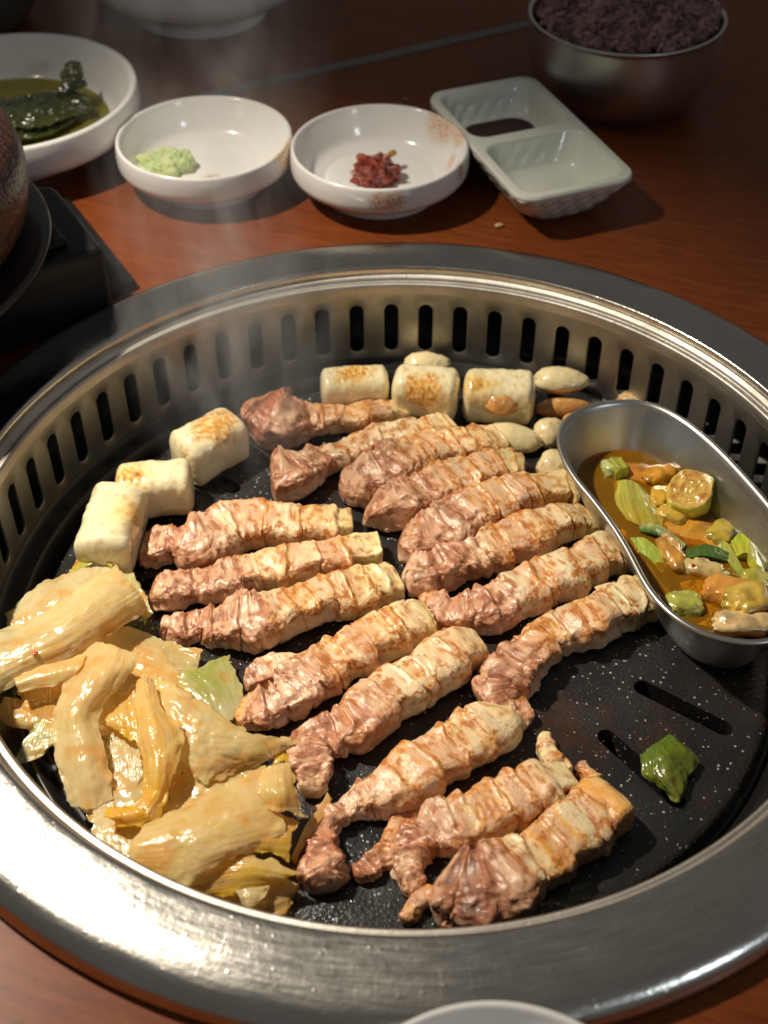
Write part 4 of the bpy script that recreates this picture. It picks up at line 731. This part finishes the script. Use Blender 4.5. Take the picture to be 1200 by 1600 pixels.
# broth and kelp in the left bowl
v,f=lathe_vf([(0,-.02),(3,-.02),(5.0,-.02),(5.35,0)],80,(-21.2,31.2)); f=UPF(v,f); v[:,2]+=z3+.45
tag(mesh('seaweed_broth',v,f,mat_liquid('green_broth',(.55,.52,.08),alpha=.45,solid=(.30,.27,.03),bs=.1),loc=[-21.2,31.2,z3+.45]),'yellow green broth around the seaweed in the left bowl','broth')
KELP=mat_vcol('wet_kelp',.22,.1,.6,350,.6,.001,None); KC=(.012,.020,.006);KD=(.05,.06,.010)
zk=z3+.6
vleaf([[(-60,185,.2),(0,165,.4),(60,150,.6),(110,135,.8)],[(-60,200,.5),(0,180,.9),(70,165,1.0),(135,150,.9)],[(-60,225,.2),(0,205,.5),(70,195,.6),(145,172,.3)]],'broad folded dark seaweed blade lying across the left bowl',61,KC,KD,z0=zk,ruffle=.35,cat='seaweed',name='seaweed_piece',mat=KELP,rib=.03,res=50)
vleaf([[(-40,150,.3),(20,150,.6),(75,140,.8)],[(-40,165,.2),(20,165,.5),(85,150,.6)]],'thin seaweed blade at the back of the left bowl',62,KD,KC,z0=zk,ruffle=.25,cat='seaweed',name='seaweed_piece',mat=KELP,rib=.02,res=40)
vleaf([[(92,112,1.7),(108,98,2.0),(126,95,1.9)],[(95,128,1.4),(112,118,1.7),(132,120,1.5)],[(88,145,1.0),(112,140,1.3),(138,135,1.0)]],'curled seaweed tip sticking up at the right of the left bowl',63,KD,KC,z0=zk,ruffle=.3,cat='seaweed',name='seaweed_piece',mat=KELP,rib=.02,res=40)
vleaf([[(-60,215,.2),(0,205,.4),(60,200,.4),(120,180,.3)],[(-60,240,.1),(10,222,.2),(70,212,.2),(110,195,.1)]],'lower seaweed blade along the front wall of the left bowl',64,KC,KD,z0=zk,ruffle=.25,cat='seaweed',name='seaweed_piece',mat=KELP,rib=.03,res=40)

# two-part sauce tray
def build_tray():
    c=np.array([6.75,27.6]); ang=math.radians(-69); L,W=12.3,6.5; zr=1.25; h=zr-TZ
    dl=np.array([math.cos(ang),math.sin(ang)]); dw=np.array([-dl[1],dl[0]])
    def rr(cx,l,w,r,z,n=14,k=None):
        pts=[]
        for (sx,sy,a0) in [(1,1,0),(-1,1,PI/2),(-1,-1,PI),(1,-1,1.5*PI)]:
            for t in np.linspace(0,PI/2,n): pts.append((cx+sx*(l/2-r)+r*math.cos(a0+t),sy*(w/2-r)+r*math.sin(a0+t)))
            nx={0:(-1,1),PI/2:(-1,-1),PI:(1,-1),1.5*PI:(1,1)}[a0]
        P=np.array(pts); 
        # add points on the straight runs so that the hammered facets have vertices
        out=[]
        for i in range(len(P)):
            a,b=P[i],P[(i+1)%len(P)]; kk=max(1,int(round(np.hypot(*(b-a))/.30))) if np.hypot(*(b-a))>.5 else 1
            if (i+1)%n==0: kk=KK[(i//n)%4]
            for j in range(kk): out.append(a+(b-a)*j/kk)
        P=np.array(out); w3=c+P[:,:1]*dl+P[:,1:]*dw; return np.c_[w3,np.full(len(P),z)]
    def facet(V,amp,seed):
        X=V*np.array([1,1,1.3])
        cell=np.stack([(X[:,0]*dl[0]+X[:,1]*dl[1])/.9,(X[:,0]*dw[0]+X[:,1]*dw[1])/.9,X[:,2]/.8],1)
        n=np.abs(np.sin(PI*(cell[:,0]+cell[:,2]*.7)))*np.abs(np.sin(PI*(cell[:,1]-cell[:,2]*.7)))
        return V+np.c_[(V[:,:2]-c)/(np.hypot(*(V[:,:2]-c).T)[:,None]+1e-6),np.zeros(len(V))]*(amp*(n-.5))[:,None]
    e=empty('sauce_tray',[c[0],c[1],TZ],'pale celadon rectangular sauce tray with two compartments beside the chili paste dish','sauce tray')
    GL=N('celadon_glaze'); GL.set(Base_Color=GL.mix(GL.ramp(GL.noise(70,3),[(.3,0.),(.7,.5)]),(.62,.65,.58),(.70,.72,.64)),Roughness=.2); GL.b.inputs['Coat Weight'].default_value=.5
    GL.set(Normal=GL.bump(GL.noise(150,2),.2,.001))
    KK=[18,34,18,34]
    rows=[rr(0,L-3.4,W-3.2,1.2,TZ),rr(0,L-2.6,W-2.4,1.3,TZ+.25),rr(0,L-1.4,W-1.3,1.3,TZ+1.0),rr(0,L-.5,W-.45,1.2,TZ+1.75),rr(0,L,W,1.1,zr-.35),rr(0,L+.05,W+.05,1.1,zr-.12),rr(0,L-.12,W-.12,1.0,zr)]
    q=[]
    for i in range(len(rows)-1):
        for t in np.linspace(0,1,5)[:-1]: q.append(rows[i]*(1-t)+rows[i+1]*t)
    q.append(rows[-1]); n=len(rows[0]); V=np.concatenate(q); V[:n*17]=facet(V[:n*17],.16,1)
    # underside disc
    ce=rows[0].mean(0); V=np.concatenate([np.repeat(ce[None],n,0)+(rows[0]-ce)*.001,V]); F=grid_faces(len(q)+1,n,True)
    mesh('tray_body',V,F,GL.m,e)
    # top deck with two wells
    def well(cx,l,w):
        KK[:]=[14,10,14,10]
        r0=[rr(cx,l,w,.95,zr),rr(cx,l-.14,w-.14,.92,zr-.04),rr(cx,l-.3,w-.3,.9,zr-.2),rr(cx,l-.9,w-.9,.95,zr-.9),rr(cx,l-1.5,w-1.5,1.0,zr-1.45),rr(cx,l-2.2,w-2.2,.9,zr-1.72)]
        q=[]
        for i in range(len(r0)-1):
            for t in np.linspace(0,1,6)[:-1]: q.append(r0[i]*(1-t)+r0[i+1]*t)
        q.append(r0[-1]); n=len(r0[0]); ce=r0[-1].mean(0)
        for k in (.6,.3,.001): q.append(ce+(r0[-1]-ce)*k)
        V=np.concatenate(q); c2=c+cx*dl; X=V.copy(); X[n*8:n*24]=facet(V[n*8:n*24],.12,2); V=X
        mesh('compartment',V,grid_faces(len(q),n,True),GL.m,e); return r0[0]
    a1=well(-L/4+.05,L/2-.75,W-.75); a2=well(L/4-.05,L/2-.75,W-.75)
    # deck: triangulated plate with two holes
    KK[:]=[18,34,18,34]; outl=rr(0,L-.12,W-.12,1.0,zr)
    bm=bmesh.new(); es=[]
    for lp in (outl,a1,a2):
        vs=[bm.verts.new(((p-np.array([c[0],c[1],TZ]))*S)) for p in lp]; es+=[bm.edges.new((vs[i],vs[(i+1)%len(vs)])) for i in range(len(vs))]
    bmesh.ops.triangle_fill(bm,use_beauty=True,use_dissolve=False,edges=es); bmesh.ops.recalc_face_normals(bm,faces=bm.faces)
    me=bpy.data.meshes.new('tray_rim'); bm.to_mesh(me); bm.free(); me.materials.append(GL.m); o=link(bpy.data.objects.new('tray_rim',me)); o.parent=e
    # soy sauce in the far well
    cx=-L/4+.05; KK[:]=[14,10,14,10]
    A=rr(cx+.3,L/2-2.7,W-2.5,1.1,zr-1.45); A2=A.copy(); A2[:,2]-=.02; ce=A.mean(0)
    V=np.concatenate([A,ce+(A2-ce)*.96,ce+(A2-ce)*.5,ce+(A2-ce)*.001]); V[len(A):,2]=zr-1.47
    so=mesh('soy_sauce',V,grid_faces(4,len(A),True),mat_simple('soy_sauce',(.030,.008,.003),.1,spec=.35),loc=[ce[0],ce[1],zr-1.4]); tag(so,'dark brown soy sauce pooled in the far compartment of the sauce tray','soy sauce')
    return zr
build_tray()
vleaf([[(846,152,0),(842,160,0),(835,178,0)],[(849,154,0),(845,164,0),(838,181,0)]],'small brown streak of soy sauce on the wall of the far tray compartment',71,(.20,.06,.005),(.14,.04,.005),z0=.15,thick=.05,cat='sauce streak',name='sauce_streak',ruffle=0,rib=0,res=12)

# rice bowl
cb=(12.9,36.6)
p=dense([(0,TZ+.15),(3.0,TZ+.15),(3.3,TZ),(3.7,TZ+.15),(4.5,TZ+.75),(5.1,TZ+1.7),(5.35,TZ+3.0),(5.4,3.6),(5.52,3.78),(5.46,3.86),(5.3,3.8),(5.2,3.3),(5.1,1.8),(4.7,.6),(3.5,-.6),(0,-.8)],90)
v,f=lathe_vf(p,140,cb); rb=empty('rice_bowl',[cb[0],cb[1],TZ],'brushed steel bowl of purple rice standing in shadow at the upper right','bowl'); mesh('bowl_shell',v,f,BOWLST,rb)
def grains(name,n,c,R,z0,hfun,col,col2,label,cat,sz=(.36,.15),kind='stuff',mat=None):
    ico_v,ico_f=lathe_vf([(0,-1),(.75,-.6),(1,0),(.75,.6),(0,1)],8)
    Vs=[];Fs=[];Cs=[];o=0
    for i in range(n):
        r=R*math.sqrt(random.random()); t=random.random()*2*PI; x,y=r*math.cos(t),r*math.sin(t); z=z0+hfun(x,y)+random.uniform(-.15,.15)
        v=ico_v*np.array([sz[1],sz[1],sz[0]])*random.uniform(.8,1.2); q=Matrix.Rotation(random.uniform(0,PI),3,'Z')@Matrix.Rotation(random.uniform(.6,1.6),3,'X')@Matrix.Rotation(random.uniform(0,PI),3,'Z')
        v=v@np.array(q).T+np.array([c[0]+x,c[1]+y,z]); Vs.append(v); Fs.append(ico_f+o); o+=len(v); k=random.random(); Cs.append(np.repeat((np.array(col)*(1-k)+np.array(col2)*k)[None],len(v),0))
    ob=mesh(name,np.concatenate(Vs),np.concatenate(Fs),mat,loc=[c[0],c[1],z0],col=np.concatenate(Cs)); return tag(ob,label,cat,kind=kind)
def rh(x,y):
    r=math.hypot(x,y)/5.2; return 1.5*(1-r**2.2)+.35*math.sin(x*1.3+1)*math.cos(y*1.5)+.25*math.sin(2.7*x-y)
RICE=mat_vcol('purple_rice',.5,.3,.2,500,.05,.001,None)
grains('purple_rice',3600,(12.9,36.6),4.95,3.5,rh,(.10,.045,.05),(.40,.24,.23),'heaped purple multigrain rice filling the steel bowl','rice',mat=RICE)
v,f=lathe_vf([(5.0,2.6),(4.5,3.4),(3,4.2),(1.5,4.6),(0,4.7)],60,cb); v[:,2]-=.3; o=mesh('rice_core',v,f,RICE,rb,col=np.repeat(np.array([[.10,.05,.05]]),len(v),0))
# crumb on the table
blob('rice_crumb',780,352,.22,.13,.1,.3,TZ+.1,(.62,.42,.22),'single tan crumb on the table in front of the sauce tray','crumb',None,77)
blob('sesame_crumb',634,155,.12,.09,.06,.3,TZ+.05,(.45,.34,.2),'tiny crumb on the table behind the chili paste dish','crumb',None,78)

# glass bowl far upper left
GLS=N('dull_glass'); GLS.set(Base_Color=(.10,.11,.10),Roughness=.15); GLS.b.inputs['Coat Weight'].default_value=.5
v,f=lathe_vf(dense([(0,TZ),(3.2,TZ),(4.6,.2),(5.6,2.2),(5.8,2.9),(5.65,2.95),(5.4,2.3),(4.2,.5),(0,-.4)],60),100,(-27.5,47.5)); tag(mesh('glass_bowl',v,f,GLS.m,loc=[-27.5,47.5,TZ]),'dark glass bowl cut off at the upper left corner of the frame','bowl')
clump('greens_heap',(-27.5,47.5),1.6,4.4,4.4,.9,'dim green heap of vegetables inside the glass bowl','vegetables',(.05,.06,.02),(.10,.10,.04),15,PASTE,.3,1.5)

# ================================================================== STOVE AND POT AT THE LEFT
P1=at(88,291,2.6); P2=at(163,386,2.6)
dl=(P2-P1)[:2]; dl/=np.linalg.norm(dl); dn=np.array([dl[1],-dl[0]]);  # dn points left/back
if dn[0]>0: dn=-dn
st=empty('table_stove',[P1[0]-14,P1[1]-8,TZ],'low black portable stove with chamfered corners at the left frame edge','stove')
def poly_prism(pts,z0,z1):
    k=len(pts); V=np.array([[*p,z0] for p in pts]+[[*p,z1] for p in pts]); return V,[list(range(k))[::-1],list(range(k,2*k))]+[[i,(i+1)%k,k+(i+1)%k,k+i] for i in range(k)]
A=P1[:2]; B=P2[:2]
pts=[A-dl*.2,B,B+dn*24+dl*1.0,A+dn*26-dl*10,A+dn*14-dl*7,A+dn*2.4-dl*1.6]
ar=sum(pts[i][0]*pts[(i+1)%6][1]-pts[(i+1)%6][0]*pts[i][1] for i in range(6)); pts=pts if ar>0 else pts[::-1]
V,F=poly_prism(pts,TZ+.02,2.6); bevel(mesh('stove_body',V,F,BLACK,st,smooth=False),.35)
ctr=np.mean(pts,axis=0); V,F=poly_prism([ctr+(np.array(p)-ctr)*.88 for p in pts],2.55,2.95); bevel(mesh('stove_top',V,F,BLACK,st,smooth=False),.2)
pl=[at(112,322,TZ)[:2],at(215,451,TZ)[:2],np.array([-20.8,8.9]),np.array([-40,6.]),np.array([-38,26.])]
ar=sum(pl[i][0]*pl[(i+1)%5][1]-pl[(i+1)%5][0]*pl[i][1] for i in range(5)); pl=pl if ar>0 else pl[::-1]
V,F=poly_prism(pl,TZ+.01,TZ+.5); bevel(mesh('stove_base',V,F,BLACK,st,smooth=False),.15)
# pot
pc=(-25.65,13.0)
POTM=N('brown_glaze'); POTM.set(Base_Color=POTM.mix(POTM.ramp(POTM.noise(1,4,.6,POTM.polar(60,60,40)),[(.4,0.),(.65,1.)]),(.03,.012,.008),(.13,.05,.028)),Roughness=.3); POTM.b.inputs['Coat Weight'].default_value=.15; POTM.set(Normal=POTM.bump(POTM.noise(1,3,.6,POTM.polar(30,200,500)),.4,.002))
po=empty('stone_pot',[pc[0],pc[1],2.95],'dark brown glazed earthenware pot on the black stove, cut by the left frame edge','pot')
v,f=lathe_vf(dense([(0,3.1),(7.2,3.1),(7.9,3.3),(9.0,3.7),(9.05,4.0),(9.45,4.3),(9.45,4.6),(9.75,5.0),(9.7,5.3),(9.9,5.7),(9.85,6.1),(9.9,6.6),(9.6,7.6),(8.8,8.6),(8.4,8.8),(7.8,8.4),(7.9,6.6),(7.6,5.2),(6.8,4.4),(0,3.9)],90),140,pc); mesh('pot_body',v,f,POTM.m,po)
v,f=lathe_vf(dense([(7.2,2.97),(9.9,3.0),(10.4,3.3),(10.3,3.55),(9.6,3.5),(8.2,3.35),(7.2,3.32)],40),140,pc); mesh('pot_saucer',v,f,mat_simple('black_tray',(.012,.011,.011),.25,200,.1,coat=.3),po)

# ================================================================== OIL SPATTER
def spatter(name,n,fn,size,label,mat):
    dv,df=lathe_vf([(0,1),(.45,.85),(.8,.5),(1,0)],9); Vs=[];Fs=[];o=0
    for i in range(n):
        x,y,z=fn(); r=size*random.uniform(.4,1.3); v=dv*np.array([r,r*random.uniform(.7,1.3),r*.5])+np.array([x,y,z]); Vs.append(v); Fs.append(df+o); o+=len(v)
    ob=mesh(name,np.concatenate(Vs),np.concatenate(Fs),mat,loc=[0,0,0]); return tag(ob,label,'oil drops',kind='stuff')
DROP=N('clear_oil_drop'); DROP.set(Base_Color=(.35,.25,.15),Roughness=.04,Alpha=.35); DROP.b.inputs['Coat Weight'].default_value=1
def f1():
    while 1:
        x=random.uniform(-20,-2); y=random.uniform(-24,-10)
        if math.hypot(x,y)>20.2: return x,y,TZ
spatter('oil_drops',260,f1,.055,'fine oil droplets spattered on the table at the lower left',DROP.m)
def f2():
    a=random.uniform(PI*1.0,2*PI); r=random.uniform(17.2,19.0); return r*math.cos(a),r*math.sin(a),-.005-.12*max(0,(r-18.3)/.8)**1.5
spatter('oil_drops',170,f2,.018,'fine oil droplets spattered on the near half of the steel flange',DROP.m)

# ================================================================== STEAM
def build_steam():
    m=N('steam_vapour'); m.t.nodes.remove(m.b); v=m.n('VolumePrincipled'); v.inputs['Color'].default_value=(.95,.95,.95,1); v.inputs['Anisotropy'].default_value=.2
    tc=m.n('TexCoord').outputs['Object']; nz=m.n('TexNoise'); nz.inputs['Scale'].default_value=1; nz.inputs['Detail'].default_value=3; nz.inputs['Distortion'].default_value=1.6; m.c(m.mapv(tc,(38,38,13)),nz.inputs['Vector'])
    sp=m.n('SeparateXYZ'); m.c(tc,sp.inputs[0]); 
    r=m.math('SQRT',m.math('ADD',m.math('POWER',m.math('DIVIDE',sp.outputs[0],.05),2),m.math('POWER',m.math('DIVIDE',sp.outputs[1],.05),2)))
    f=m.ramp(r,[(.25,1.),(1.,0.)]); d=m.ramp(nz.outputs['Fac'],[(.43,0.),(.64,1.)])
    zf=m.ramp(m.math('DIVIDE',sp.outputs[2],.24),[(0.,0.),(.12,1.),(.6,.55),(1.,0.)])
    m.c(m.math('MULTIPLY',m.math('MULTIPLY',m.math('MULTIPLY',f,d),zf),17),v.inputs['Density']); m.c(v.outputs[0],m.out.inputs['Volume'])
    V,F=lathe_vf([(0,-4.6),(5.2,-4.6),(5.3,6),(5.3,19.3),(0,19.3)],40,(-7.2,9.8)); q=V-V.mean(0)
    if (np.cross(q[F[:,1]]-q[F[:,0]],q[F[:,2]]-q[F[:,0]])*q[F[:,0]]).sum()<0: F=F[:,::-1].copy()
    return tag(mesh('steam',V,F,m.m,loc=[-7.2,9.8,-4.7]),'faint grey wisps of steam rising over the back left of the pan','steam',kind='stuff')
build_steam()
